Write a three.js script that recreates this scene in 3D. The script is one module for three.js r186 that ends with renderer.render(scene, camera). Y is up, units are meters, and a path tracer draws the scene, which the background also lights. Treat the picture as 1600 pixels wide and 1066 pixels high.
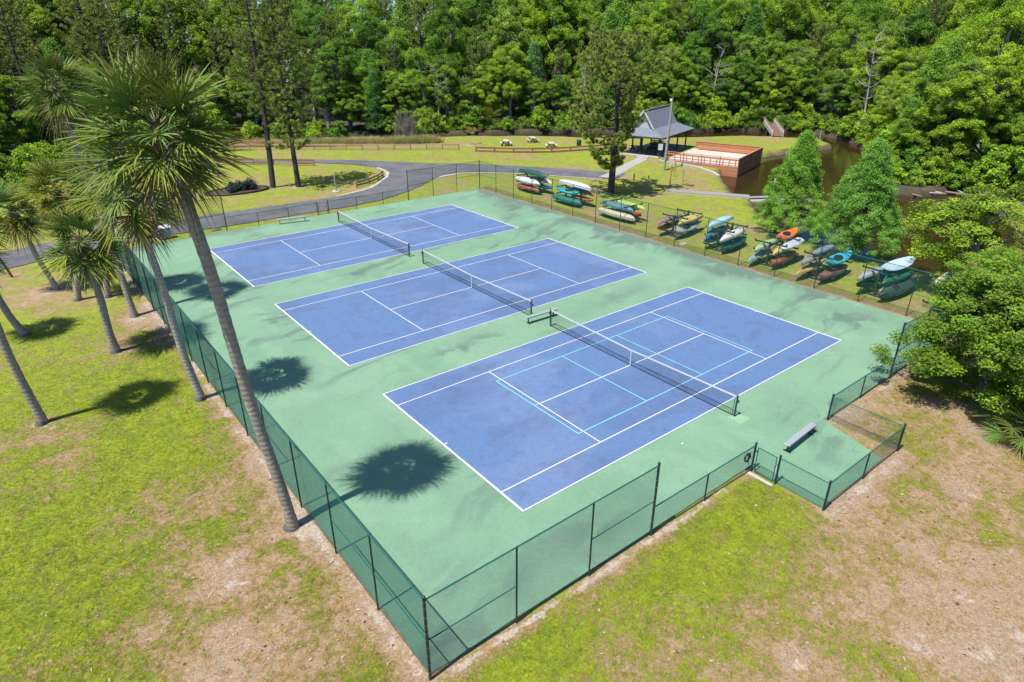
import * as THREE from 'three';
import { Sky } from 'three/addons/objects/Sky.js';
import { RoundedBoxGeometry } from 'three/addons/geometries/RoundedBoxGeometry.js';
import { mergeGeometries } from 'three/addons/utils/BufferGeometryUtils.js';

// ───────────────────────── camera, sky, sun, exposure ─────────────────────────
// world: x runs along the courts' length, -z across them towards the wood, y up; metres
const V = (u, v, h = 0) => new THREE.Vector3(u, h, -v);
const scene = new THREE.Scene();
const camera = new THREE.PerspectiveCamera(55.48, 1024 / 682, 0.5, 3000);
camera.position.copy(V(-12.083, -14.659, 16.258));
camera.lookAt(V(-12.083 + 55.807, -14.659 + 70.651, 16.258 - 43.52));
const SUN = V(-0.455, -0.032, 1).normalize();
const sky = new Sky();
sky.name = 'sky';
sky.scale.setScalar(2500);
sky.userData = { kind: 'structure' };
Object.assign(sky.material.uniforms.turbidity, { value: 3 });
Object.assign(sky.material.uniforms.rayleigh, { value: 0.9 });
Object.assign(sky.material.uniforms.mieCoefficient, { value: 0.004 });
sky.material.uniforms.sunPosition.value.copy(SUN);
scene.add(sky);
scene.environmentIntensity = 0.105;
const sun = new THREE.DirectionalLight(new THREE.Color(1, 0.95, 0.86), 4.9);
sun.name = 'sun';
sun.position.copy(V(20, 30)).addScaledVector(SUN, 150);
sun.target.position.copy(V(20, 30));
sun.castShadow = true;
sun.shadow.mapSize.set(4096, 4096);
Object.assign(sun.shadow.camera, { left: -90, right: 90, top: 90, bottom: -90, near: 1, far: 320 });
scene.add(sun, sun.target);
const renderer = new THREE.WebGLRenderer({ antialias: true });
renderer.toneMapping = THREE.LinearToneMapping;
renderer.toneMappingExposure = 1.7;
renderer.shadowMap.enabled = true;
renderer.setSize(1024, 682);

// ───────────────────────── helpers ─────────────────────────
const PI = Math.PI, sin = Math.sin, cos = Math.cos, abs = Math.abs, sqrt = Math.sqrt;
const clamp = (x, a = 0, b = 1) => Math.min(b, Math.max(a, x)), mix = (a, b, t) => a + (b - a) * t;
const smooth = (a, b, x) => { const t = clamp((x - a) / (b - a)); return t * t * (3 - 2 * t); };
function rngOf(seed) { let s = seed * 2654435761 | 0; return () => { s = (s + 0x6d2b79f5) | 0; let t = Math.imul(s ^ (s >>> 15), 1 | s); t = (t + Math.imul(t ^ (t >>> 7), 61 | t)) ^ t; return ((t ^ (t >>> 14)) >>> 0) / 4294967296; }; }
const LAT = new Float32Array(65536); { const r = rngOf(77); for (let i = 0; i < 65536; i++) LAT[i] = r(); }
function noise(x, y) {
  const xi = Math.floor(x), yi = Math.floor(y); let fx = x - xi, fy = y - yi; fx = fx * fx * (3 - 2 * fx); fy = fy * fy * (3 - 2 * fy);
  const a = xi & 255, b = (xi + 1) & 255, c = (yi & 255) << 8, d = ((yi + 1) & 255) << 8;
  const p = LAT[a + c], q = LAT[a + d];
  return p + (LAT[b + c] - p) * fx + (q + (LAT[b + d] - q) * fx - p - (LAT[b + c] - p) * fx) * fy;
}
const fbm = (x, y, n = 4) => { let s = 0, a = 0.5, t = 0; for (let i = 0; i < n; i++) { s += a * noise(x, y); t += a; a *= 0.5; x = x * 2.03 + 17.3; y = y * 2.03 + 9.1; } return s / t; };

const used = new Map();
function numbered(name) { const n = used.get(name) ?? 0; used.set(name, n + 1); return n ? name + '_' + String(n).padStart(3, '0') : name; }
function tag(o, label, category, group, kind) { o.userData = { ...(label ? { label } : {}), ...(category ? { category } : {}), ...(group ? { group } : {}), ...(kind ? { kind } : {}) }; return o; }
function thing(name, label, category, pos, turn = 0, group, kind) {
  const g = new THREE.Group(); g.name = numbered(name); if (pos) g.position.copy(pos); g.rotation.y = turn; scene.add(g); return tag(g, label, category, group, kind);
}
function part(parent, name, geo, mat) { const m = new THREE.Mesh(geo, mat); m.name = name; m.castShadow = m.receiveShadow = true; parent.add(m); return m; }
function solo(name, geo, mat, label, category, group, kind, pos) { const m = part(scene, numbered(name), geo, mat); if (pos) m.position.copy(pos); return tag(m, label, category, group, kind); }
const struct = (name, geo, mat) => solo(name, geo, mat, null, null, null, 'structure');
const merge = (list) => mergeGeometries(list.map((g) => (g.index ? g.toNonIndexed() : g)));
function box(w, h, d, x = 0, y = 0, z = 0, ry = 0, rz = 0, rx = 0) { const g = new THREE.BoxGeometry(w, h, d); if (rx) g.rotateX(rx); if (rz) g.rotateZ(rz); if (ry) g.rotateY(ry); g.translate(x, y, z); return g; }
function rbox(w, h, d, x = 0, y = 0, z = 0, r = 0.01) { return new RoundedBoxGeometry(w, h, d, 1, r).translate(x, y, z); }
const Y = new THREE.Vector3(0, 1, 0);
function cyl(a, b, r0, r1 = r0, seg = 8, caps = true) {
  const d = b.clone().sub(a), g = new THREE.CylinderGeometry(r1, r0, d.length(), seg, 1, !caps);
  g.translate(0, d.length() / 2, 0).applyQuaternion(new THREE.Quaternion().setFromUnitVectors(Y, d.clone().normalize())).translate(a.x, a.y, a.z); return g;
}
const v3 = (x, y, z) => new THREE.Vector3(x, y, z);
function bar(a, b, w, h) { // rectangular bar from a to b, h measured upwards
  const d = b.clone().sub(a), L = d.length(), g = new THREE.BoxGeometry(L, h, w);
  const x = d.clone().normalize(), z = x.clone().cross(Y).normalize(), y = z.clone().cross(x);
  return g.applyMatrix4(new THREE.Matrix4().makeBasis(x, y, z).setPosition(a.clone().add(b).multiplyScalar(0.5)));
}
function limb(points, radii, seg = 6) { // tapered tube through points
  const pos = [], idx = [], nor = [], uv = []; let len = 0;
  const n = points.length, side = v3(1, 0, 0);
  for (let i = 0; i < n; i++) {
    const t = points[Math.min(n - 1, i + 1)].clone().sub(points[Math.max(0, i - 1)]).normalize();
    const a = (abs(t.x) > 0.9 ? v3(0, 0, 1) : side).clone().cross(t).normalize(), b = t.clone().cross(a);
    if (i) len += points[i].distanceTo(points[i - 1]);
    for (let k = 0; k <= seg; k++) { const w = (k / seg) * 2 * PI, c = cos(w), s = sin(w), nx = a.x * c + b.x * s, ny = a.y * c + b.y * s, nz = a.z * c + b.z * s;
      pos.push(points[i].x + nx * radii[i], points[i].y + ny * radii[i], points[i].z + nz * radii[i]); nor.push(nx, ny, nz); uv.push(k / seg, len); }
  }
  for (let i = 0; i < n - 1; i++) for (let k = 0; k < seg; k++) { const p = i * (seg + 1) + k, q = p + seg + 1; idx.push(p, p + 1, q, q, p + 1, q + 1); }
  const g = new THREE.BufferGeometry(); g.setAttribute('position', new THREE.Float32BufferAttribute(pos, 3)); g.setAttribute('normal', new THREE.Float32BufferAttribute(nor, 3)); g.setAttribute('uv', new THREE.Float32BufferAttribute(uv, 2)); g.setIndex(idx); return g;
}
const C = (r, g, b) => new THREE.Color().setRGB(r, g, b);
const enc = (x) => { x = clamp(x); return 255 * (x <= 0.0031308 ? 12.92 * x : 1.055 * Math.pow(x, 1 / 2.4) - 0.055); };
function texture(w, h, f, color = true) { // f(x, y, out) with x, y in 0..1, linear values
  const data = new Uint8Array(w * h * 4), o = [0, 0, 0];
  for (let j = 0, i = 0; j < h; j++) for (let k = 0; k < w; k++, i += 4) { f((k + 0.5) / w, (j + 0.5) / h, o); for (let c = 0; c < 3; c++) data[i + c] = color ? enc(o[c]) : 255 * clamp(o[c]); data[i + 3] = 255; }
  const t = new THREE.DataTexture(data, w, h); t.wrapS = t.wrapT = THREE.RepeatWrapping; t.magFilter = THREE.LinearFilter; t.minFilter = THREE.LinearMipmapLinearFilter; t.generateMipmaps = true;
  if (color) t.colorSpace = THREE.SRGBColorSpace; t.needsUpdate = true; return t;
}
// tiling noise for grain textures
function tileNoise(x, y, p, s = 0) { // period p cells over 0..1
  const X = x * p, Yy = y * p, xi = Math.floor(X), yi = Math.floor(Yy); let fx = X - xi, fy = Yy - yi; fx = fx * fx * (3 - 2 * fx); fy = fy * fy * (3 - 2 * fy);
  const L = (a, b) => LAT[((((a % p) + p) % p + s * 31) & 255) + (((((b % p) + p) % p + s * 57) & 255) << 8)];
  return mix(mix(L(xi, yi), L(xi + 1, yi), fx), mix(L(xi, yi + 1), L(xi + 1, yi + 1), fx), fy);
}
const grainBump = texture(512, 512, (x, y, o) => { o[0] = o[1] = o[2] = 0.5 * tileNoise(x, y, 128) + 0.35 * tileNoise(x, y, 250, 3) + 0.15 * tileNoise(x, y, 16, 5); }, false);
const rep = (t, a, b = a) => { const c = t.clone(); c.repeat.set(a, b); c.needsUpdate = true; return c; };
const grain = texture(512, 512, (x, y, o) => { const n = 0.72 + 0.2 * tileNoise(x, y, 90, 2) + 0.12 * tileNoise(x, y, 240, 4) + 0.16 * (tileNoise(x, y, 9, 7) - 0.5); o[0] = o[1] = o[2] = n; });
const std = (color, roughness = 0.7, more = {}) => new THREE.MeshStandardMaterial({ color: color.clone().multiplyScalar(0.7), roughness, ...more }); // base colours as matched at exposure 1.15
const grainy = (color, roughness = 0.8, r = 1, bump = 0.002) => std(color, roughness, { map: rep(grain, r), bumpMap: rep(grainBump, r), bumpScale: bump });
const woodTex = texture(512, 512, (x, y, o) => { const n = 0.62 + 0.3 * tileNoise(x * 0.999, y, 7, 1) * tileNoise(x, y, 60, 3) * 1.6 + 0.2 * tileNoise(y, x * 0.1, 200, 2); o[0] = n; o[1] = n * 0.98; o[2] = n * 0.95; });
const wood = (color, r = 0.8) => std(color, r, { map: rep(woodTex, 1), bumpMap: rep(grainBump, 0.5), bumpScale: 0.003 });

// ───────────────────────── terrain ─────────────────────────
const CREEK = [[44, -60], [41, -20], [39.5, -6], [39.5, 2], [40.3, 7.5], [40.8, 10.5], [43.4, 15], [44.8, 18.5], [49.8, 23.5], [50.8, 26.5], [56.8, 31.3], [60, 34.5], [66, 37], [72, 38], [75.5, 38.6], [83.5, 37.6], [91.5, 36.2], [95, 40], [92, 46], [88, 50], [80, 55], [71, 59], [62, 70.5], [54, 77], [47.5, 80.5], [36, 90], [22, 98], [10, 99], [10, 101], [22, 101.5], [38, 95], [46, 86.5], [56, 82], [68, 75], [82, 64], [97, 57], [105, 47], [99, 36], [86, 26.5], [75, 21], [67.5, 17], [68, 14], [74.5, 12], [73.5, 9], [77, 4], [72, -6], [67, -18], [66, -60]];
function polyDist(P, x, y) { // signed: negative inside
  let d = 1e9, inside = false;
  for (let i = 0, j = P.length - 1; i < P.length; j = i++) {
    const [ax, ay] = P[j], [bx, by] = P[i], ex = bx - ax, ey = by - ay, t = clamp(((x - ax) * ex + (y - ay) * ey) / (ex * ex + ey * ey));
    d = Math.min(d, Math.hypot(x - ax - ex * t, y - ay - ey * t));
    if ((by > y) !== (ay > y) && x < (ax - bx) * (y - by) / (ay - by) + bx) inside = !inside;
  }
  return inside ? -d : d;
}
const FARBANK = [[-400, 20], [-60, 50], [-26, 58], [-14, 72], [-4, 94], [10, 100], [22, 101.5], [38, 95], [46, 86.5], [56, 82], [68, 75], [82, 64], [97, 57], [105, 47], [99, 36], [86, 26.5], [75, 21], [67.5, 17], [68, 14], [74.5, 12], [73.5, 9], [77, 4], [72, -6], [67, -18], [66, -60], [66, -400], [800, -400], [800, 800], [-400, 800]];
function field(P) { // distances on a half-metre grid, looked up with interpolation
  const a = -64, n = 436, s = 0.5, F = new Float32Array(n * n); for (let j = 0; j < n; j++) for (let i = 0; i < n; i++) F[j * n + i] = polyDist(P, a + i * s, a + j * s);
  return (u, v) => { const x = (u - a) / s, y = (v - a) / s; if (x < 0 || y < 0 || x >= n - 1 || y >= n - 1) return polyDist(P, u, v); const i = x | 0, j = y | 0, k = j * n + i, fx = x - i, fy = y - j; return mix(mix(F[k], F[k + 1], fx), mix(F[k + n], F[k + n + 1], fx), fy); };
}
const creekDist = field(CREEK), bankDist = field(FARBANK);
const WATER = -0.75;
const pavF = [59, 43], pa = [0.956, 0.292], pb = [-0.292, 0.956];
function heightAt(u, v) {
  if (u < 31 && v < 31 && u > -17 && v > -17) return -0.05 + 0.03 * (noise(u * 0.35, v * 0.35) - 0.5);
  const far = Math.hypot(u - 64, v - 48), mound = 0.4 * (1 - smooth(5, 17, far));
  let h = -0.05 + 0.04 * (noise(u * 0.2, v * 0.2) - 0.5) + mound;
  if (u > 5 && u < 140) { const d = creekDist(u, v) + 0.8 * (noise(u * 0.5, v * 0.5) - 0.5) + 0.35 * (noise(u * 1.7, v * 1.7) - 0.5); h = mix(-2.3, h, smooth(-1.0, 0.12, d)); }
  return h;
}
const dryBlobs = [[-13.3, 3.4, 2, 0.5], [-10.4, 0.8, 2.4, 0.8], [-8, -0.6, 2.4, 0.8], [-10.9, 6.9, 2.2, 0.5], [-7.7, 8, 2, 0.55], [-12.6, 16, 2, 0.5], [-2.2, -7.4, 2, 0.75], [1.4, -9, 2.6, 0.9], [7.7, -10.4, 3.6, 1], [13, -10.3, 4.2, 1], [4.4, -11.4, 3.4, 0.95], [17, -7.6, 2.5, 0.8], [10, -13, 4, 1], [17, -4.6, 2, 0.9], [20, -7, 3, 0.7], [16, -11, 4, 0.9],
  [-14, -8, 6, 0.9], [-8.6, 3.6, 1.6, 0.5], [-9.4, 4, 1.5, 0.4], [-8.5, 27, 2.5, 0.3], [-12, 38, 3, 0.5], [-11, 36, 2.5, 0.3]];
const greenBlobs = [[-14.3, 10, 4.5, 0.8], [-9.9, 12.5, 2.6, 0.6], [-8.3, 3.3, 0.8, 1], [-10.4, 2.6, 0.6, 0.9], [-11.8, 25, 4, 0.6], [-3, -4.9, 1.5, 0.9], [-4.3, -4.9, 1.2, 0.7], [6.3, -5.1, 2.2, 0.75], [6.6, -7.3, 1.6, 0.5], [2.8, -5, 2.2, 0.6], [2.3, -6.6, 1.2, 0.5], [-15.5, 5, 2, 0.7], [-8.6, 0.1, 0.7, 0.6], [-9.8, 20, 3, 0.4], [-7.5, 14, 2, 0.4], [-8.9, 1.5, 0.6, 0.5]];
const sandSpots = [[6.7, -12.7, 0.5], [7.8, -13.1, 0.45], [2.2, -10, 0.5], [5.5, -11.6, 0.5], [14.4, -9.8, 0.45], [-6.9, 4.2, 1.0], [-9.4, 24.3, 0.75], [-7.5, 29.1, 0.8], [-13.5, 18.1, 0.75], [-10.9, 37.6, 0.9], [-9.3, 4.4, 0.35], [-9.4, 3.3, 0.45], [-8.2, 33.8, 0.5], [12.4, 59.8, 0.7], [14.8, 58.4, 0.8], [-7.1, 16, 0.5], [8.2, -11.6, 0.5], [6.2, -13.6, 0.4], [46.8, 70.4, 0.9]];
const PAL = { lush: [0.255, 0.31, 0.012], green: [0.2, 0.25, 0.018], olive: [0.25, 0.215, 0.06], straw: [0.35, 0.23, 0.115], grey: [0.37, 0.27, 0.18], sand: [0.46, 0.38, 0.31], litter: [0.05, 0.036, 0.024], mud: [0.15, 0.105, 0.07] };
const lerp3 = (o, c, t) => { o[0] += (c[0] - o[0]) * t; o[1] += (c[1] - o[1]) * t; o[2] += (c[2] - o[2]) * t; };
function lawnColor(u, v, o, fine, extra = 0) {
  const w1 = fbm(u * 0.3 + 3, v * 0.3 + 8, 4), w2 = fbm(u * 1.5 + 40, v * 1.5, 3), w3 = noise(u * 6 + 11, v * 6 + 5), w4 = fine > 1 ? noise(u * 15 + 2, v * 15 + 9) : 0.5;
  const wu = u + 1.6 * (w1 - 0.5) + 0.9 * (w2 - 0.5), wv = v + 1.6 * (w2 - 0.5) + 1.2 * (w1 - 0.5);
  let dry = 0.31 + 1.5 * (w1 - 0.5) + 1.15 * (w2 - 0.5) + 0.75 * (w3 - 0.5) + 0.7 * (w4 - 0.5) + extra, sand = 0, blob = 0;
  if (v < 46 && u < 26) {
    for (const [a, b, r, k] of dryBlobs) { const q = ((wu - a) ** 2 + (wv - b) ** 2) / (r * r); if (q < 5) blob += k * Math.exp(-q * 0.9); }
    blob = Math.min(blob, 1); for (const [a, b, r, k] of greenBlobs) { const q = ((wu - a) ** 2 + (wv - b) ** 2) / (r * r); if (q < 5) blob -= k * 0.8 * Math.exp(-q * 0.9); }
  }
  dry += 0.62 * blob;
  const fd = u < -9 || v < -10 || u > 33 || v > 48 ? 9 : Math.min(abs(u + 6.5) + (v > -4 && v < 46 ? 0 : 9), abs(v + 3.92) + (u > -6.4 && u < 8.9 ? 0 : 9), abs(v + 7.15) + (u > 8.6 && u < 15.4 ? 0 : 9), abs(v + 4) + (u > 15 && u < 31 ? 0 : 9), abs(u - 30.6) + (v > -4 && v < 45 ? 0.1 : 9));
  sand += 1.1 * Math.exp(-(((fd + 0.3 * (w3 - 0.5)) / 0.17) ** 2)) * (-0.15 + 1.4 * w2 + 0.4 * w4); dry += 0.8 * Math.exp(-((fd / 0.55) ** 2));
  if (v < 75) for (const [a, b, r] of sandSpots) { if (abs(u - a) > 3 || abs(v - b) > 3) continue; const q = ((u - a + 1.4 * (w2 - 0.5)) ** 2 + (v - b + 1.2 * (w1 - 0.5) + 0.5 * (w3 - 0.5)) ** 2) / (r * r); if (q < 5) { sand += Math.exp(-q * 1.5) * (0.25 + 0.9 * w3 + 0.5 * w4); dry += 0.7 * Math.exp(-q * 0.5); } }
  o[0] = PAL.lush[0]; o[1] = PAL.lush[1]; o[2] = PAL.lush[2];
  lerp3(o, PAL.green, smooth(0.4, 0.66, fbm(u * 2.3 + 90, v * 2.3 + 31, 2)) * 0.8);
  lerp3(o, PAL.olive, smooth(0.1, 0.68, dry)); lerp3(o, PAL.straw, smooth(0.42, 1.15, dry)); lerp3(o, PAL.grey, smooth(0.8, 1.5, dry) * 0.85);
  lerp3(o, PAL.sand, smooth(0.5, 1.0, sand));
  const blade = fine > 1 ? 0.5 + 0.6 * noise(u * 21, v * 21) + 0.42 * noise(u * 43 + 5, v * 43) : 0.72 + 0.36 * noise(u * 6, v * 6) + 0.22 * noise(u * 13, v * 13);
  const hue = (noise(u * 11 + 7, v * 11) - 0.5) * 0.16;
  o[0] *= blade * (1 + hue); o[1] *= blade * (1 - 0.25 * hue); o[2] *= blade;
  return dry;
}
const MULCH = [8.6, 60.4, 3.3, 1.75];
function groundColor(u, v, o, fine) {
  if (u > -5.9 && u < 29.6 && v > -3.2 && v < 44.4) { o[0] = o[1] = o[2] = 0.2; return; } // under the courts
  if (v > 112 || u > 118 || u < -40 || v < -40) { const n = 0.7 + 0.6 * noise(u, v); o[0] = PAL.litter[0] * n; o[1] = PAL.litter[1] * n; o[2] = PAL.litter[2] * n; return; }
  lawnColor(u, v, o, fine);
  if (u > 30 || v > 40 || u < -17) {
    const n = noise(u * 0.6, v * 0.6), d = bankDist(u, v), c = u > 5 && u < 140 ? creekDist(u, v) : 99;
    lerp3(o, PAL.litter, smooth(1.5 + n * 2, -1 + n, d) * (0.75 + 0.25 * noise(u * 3, v * 3)));
    lerp3(o, d < 3 ? PAL.litter : PAL.mud, smooth(0.5, -0.3, c + 0.8 * (n - 0.5)));
  }
}
const T1 = [-17, 31], T2 = [-60, 150];
const lawnTex = texture(1800, 1800, (x, y, o) => groundColor(mix(T1[0], T1[1], x), mix(T1[0], T1[1], y), o, 2));
const farTex = texture(1400, 1400, (x, y, o) => groundColor(mix(T2[0], T2[1], x), mix(T2[0], T2[1], y), o, 1));
farTex.wrapS = farTex.wrapT = THREE.MirroredRepeatWrapping;
function gridGeo(us, vs, T, skip) {
  const nu = us.length, pos = [], uv = [], idx = [];
  for (const v of vs) for (const u of us) { pos.push(u, heightAt(u, v), -v); uv.push((u - T[0]) / (T[1] - T[0]), (v - T[0]) / (T[1] - T[0])); }
  for (let j = 0; j < vs.length - 1; j++) for (let i = 0; i < nu - 1; i++) { if (skip && skip((us[i] + us[i + 1]) / 2, (vs[j] + vs[j + 1]) / 2)) continue; const a = j * nu + i; idx.push(a, a + 1, a + nu, a + nu, a + 1, a + nu + 1); }
  const g = new THREE.BufferGeometry(); g.setAttribute('position', new THREE.Float32BufferAttribute(pos, 3)); g.setAttribute('uv', new THREE.Float32BufferAttribute(uv, 2)); g.setIndex(idx); g.computeVertexNormals(); return g;
}
const steps = (...runs) => { const a = []; for (const [from, to, step] of runs) { const n = Math.max(1, Math.round((to - from) / step)); for (let i = 0; i < n; i++) a.push(from + ((to - from) * i) / n); } a.push(runs[runs.length - 1][1]); return a; };
struct('lawn', gridGeo(steps([-17, 31, 0.8]), steps([-17, 31, 0.8]), T1), std(C(1, 1, 1), 0.95, { map: lawnTex, bumpMap: rep(grainBump, 24), bumpScale: 0.03 }));
{
  const us = steps([-700, -300, 400], [-300, -150, 150], [-150, -80, 70], [-80, -17, 15], [-17, 31, 3], [31, 36, 1], [36, 110, 0.6], [110, 150, 5], [150, 300, 75], [300, 800, 500]);
  const vs = steps([-700, -300, 400], [-300, -150, 150], [-150, -80, 70], [-80, -17, 7], [-17, 31, 0.6], [31, 104, 0.6], [104, 150, 5], [150, 300, 75], [300, 800, 500]);
  struct('ground', gridGeo(us, vs, T2, (u, v) => u > -17 && u < 31 && v > -17 && v < 31), std(C(1, 1, 1), 0.95, { map: farTex, bumpMap: rep(grainBump, 60), bumpScale: 0.03 }));
}
// creek: tannin-brown, nearly still water
{
  const g = new THREE.PlaneGeometry(180, 220, 1, 1).rotateX(-PI / 2); g.translate(90, WATER, -40);
  const ripple = texture(512, 512, (x, y, o) => { o[0] = o[1] = o[2] = 0.5 * tileNoise(x, y, 18, 1) + 0.3 * tileNoise(x, y, 43, 2) + 0.2 * tileNoise(x, y, 7, 3); }, false);
  struct('water', g, new THREE.MeshPhysicalMaterial({ color: C(0.026, 0.0155, 0.006), roughness: 0.1, ior: 1.33, bumpMap: rep(ripple, 14, 18), bumpScale: 0.02 }));
}

// ───────────────────────── roads and paths ─────────────────────────
function flat(points, y, holes, ground = false) {
  const s = new THREE.Shape(points.map(([u, v]) => new THREE.Vector2(u, v)));
  const g = new THREE.ShapeGeometry(s); g.rotateX(-PI / 2).translate(0, y, 0); return g;
}
const asphaltTex = texture(1024, 1024, (x, y, o) => { const n = 0.8 + 0.35 * (tileNoise(x, y, 12, 1) - 0.5) + 0.25 * (tileNoise(x, y, 40, 2) - 0.5) + 0.25 * (tileNoise(x, y, 256, 3) - 0.5); o[0] = n; o[1] = n; o[2] = n * 1.01; });
const asphalt = std(C(0.155, 0.155, 0.172), 0.92, { map: rep(asphaltTex, 0.06), bumpMap: rep(grainBump, 1.2), bumpScale: 0.004 });
function jag(P, amp = 0.12, step = 0.7) { const out = []; P.forEach(([u, v], i) => { const [a, b] = P[(i + 1) % P.length], n = Math.max(1, Math.round(Math.hypot(a - u, b - v) / step)); for (let k = 0; k < n; k++) { const x = mix(u, a, k / n), y = mix(v, b, k / n); out.push([x + amp * (noise(x * 2.1, y * 2.1) - 0.5) * 2, y + amp * (noise(x * 1.9 + 9, y * 1.9) - 0.5) * 2]); } }); return out; }
function curve(P, n = 6) { const c = new THREE.CatmullRomCurve3(P.map(([u, v]) => v3(u, 0, v)), false, 'centripetal'); return c.getPoints(P.length * n).map((p) => [p.x, p.z]); }
const ROAD = [...curve([[-40, 38], [-22, 43], [-13.7, 44.8], [-9.5, 46], [-4.8, 46.7], [1, 46.9], [5.6, 46.6], [8.8, 46.6], [15.4, 46.5], [18.9, 46.9], [23.2, 48.6], [27.5, 51.4], [30.8, 53.6], [33.4, 53.7], [36, 52], [38.7, 49.4], [41.6, 45.2], [44.9, 40.2], [46, 38.9]], 4),
  ...curve([[49.5, 40.5], [45.8, 46.9], [42.3, 51.8], [38.5, 57], [33.4, 61.8], [29.2, 67.1], [22.8, 73.5], [13, 83], [0, 96]], 4), ...curve([[-4, 92], [10, 80.5], [21.9, 71.1], [25.8, 66.2], [27.1, 63.1], [26.8, 59.6], [25, 56.6], [20.6, 52.6], [16.1, 51.3], [10.1, 51.4], [4, 51.8], [-5, 51.2], [-10.7, 50.7], [-14, 49.6], [-24, 46.5], [-40, 42]], 4)];
const roadMesh = struct('road', flat(jag(ROAD, 0.16, 0.8), 0.012), asphalt);
const edgeSand = grainy(C(0.55, 0.49, 0.42), 0.95, 0.8, 0.01);
struct('road_edge', flat(jag([...curve([[29.6, 52.7], [30.8, 53.5], [33.4, 53.6], [36, 51.9], [38.7, 49.3], [41.6, 45.1], [44.9, 40.1]], 5), ...curve([[44.6, 39.9], [41.3, 44.9], [38.3, 49], [35.8, 51.4], [33.4, 53], [31, 52.9]], 5)], 0.1, 0.6), -0.01), edgeSand);
struct('road_edge_001', flat(jag([...curve([[27.3, 63], [27.1, 59.4], [25.3, 56.4], [20.7, 52.3], [16.1, 51.1]], 5), ...curve([[16.1, 51.55], [20.4, 52.9], [24.7, 56.8], [26.5, 59.8], [26.7, 63]], 5)], 0.1, 0.6), -0.005), edgeSand);
const concrete = grainy(C(0.56, 0.54, 0.51), 0.85, 0.6, 0.004);
{
  const c = new THREE.CatmullRomCurve3([[45.6, 40.4], [49, 41.6], [53.2, 43.4], [56.8, 44.6], [59.6, 46.4]].map(([u, v]) => V(u, v))), N = 40, pos = [], uv = [], idx = [];
  for (let i = 0; i <= N; i++) { const p = c.getPoint(i / N), t = c.getTangent(i / N), n = v3(-t.z, 0, t.x).normalize(); for (let k = 0; k < 4; k++) { const e = k === 0 || k === 3, w = k < 2 ? -0.75 : 0.75, q = p.clone().addScaledVector(n, w); pos.push(q.x, Math.max(heightAt(q.x, -q.z), heightAt(p.x, -p.z)) + (e ? -0.15 : 0.06), q.z); uv.push(i * 0.4, w); } }
  for (let i = 0; i < N; i++) for (let k = 0; k < 3; k++) { const a = i * 4 + k; idx.push(a, a + 4, a + 1, a + 1, a + 4, a + 5); }
  const g = new THREE.BufferGeometry(); g.setAttribute('position', new THREE.Float32BufferAttribute(pos, 3)); g.setAttribute('uv', new THREE.Float32BufferAttribute(uv, 2)); g.setIndex(idx); g.computeVertexNormals(); struct('path', g, grainy(C(0.42, 0.4, 0.37), 0.88, 0.6, 0.004));
}

// ───────────────────────── court surface ─────────────────────────
const L = 23.77, W = 10.97, CW = [0, 14.71, 29.67], CT = [-8, 46.5];
function stain(u, v) {
  const wx = fbm(u * 0.3, v * 0.3, 3) - 0.5, wy = fbm(u * 0.3 + 50, v * 0.3 + 20, 3) - 0.5; // streaks that the runoff drew, thin across and long along
  const n = fbm(u * 0.22 + 0.1 * v + 2.4 * wx + 4, v * 1.15 - 0.3 * u + 3.2 * wy, 5), m = fbm(u * 0.13 + 61, v * 0.17 + 12, 3), e = fbm(u * 0.5 + 70, v * 0.5 + 20, 4);
  let k = smooth(0.52, 0.72, n) * smooth(0.42, 0.62, m) * 0.75 + 0.16 * smooth(0.45, 0.7, e);
  k += 0.95 * smooth(26.2, 30.4, u + 5 * (e - 0.5)) * smooth(0.3, 0.62, n + 0.08) * (v > 4 ? 1 : 0.35);
  k += 0.75 * smooth(29, 29.9, u + 1.6 * (e - 0.5)) * smooth(6, 14, v);
  k += 0.75 * smooth(43, 44.6, v + 2.6 * (e - 0.5)) * smooth(12, -2, u) + 0.4 * smooth(-4.4, -6, u + 2.4 * (e - 0.5)) * smooth(26, 36, v);
  k += 0.75 * Math.exp(-(((u + 4) / 2.2) ** 2 + ((v + 2) / 1.3) ** 2)) * smooth(0.36, 0.6, n) + 0.7 * Math.exp(-(((u - 1.4) / 2.2) ** 2 + ((v + 2.3) / 0.9) ** 2)) * smooth(0.38, 0.62, n);
  for (const [a, b, r, s2, w] of [[5, 13, 1.1, 0.22, 0.9], [19.5, 13, 3.4, 0.5, 0.5], [24.3, 29.6, 1, 0.35, 0.9], [20, -1.6, 2.4, 0.16, 0.6], [25, 11, 3, 0.8, 0.45], [22.5, -2.6, 1.2, 0.35, 0.6], [6, 28, 3, 0.3, 0.35], [-3, 6.5, 2.6, 0.4, 0.4], [14, -2.6, 2, 0.25, 0.3]]) { const d = ((u - a + 2 * (e - 0.5)) / r) ** 2 + ((v - b + 1.6 * (n - 0.5) - 0.12 * (u - a)) / s2) ** 2; if (d < 6) k += w * Math.exp(-d) * (0.4 + e); }
  return clamp(k);
}
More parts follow.
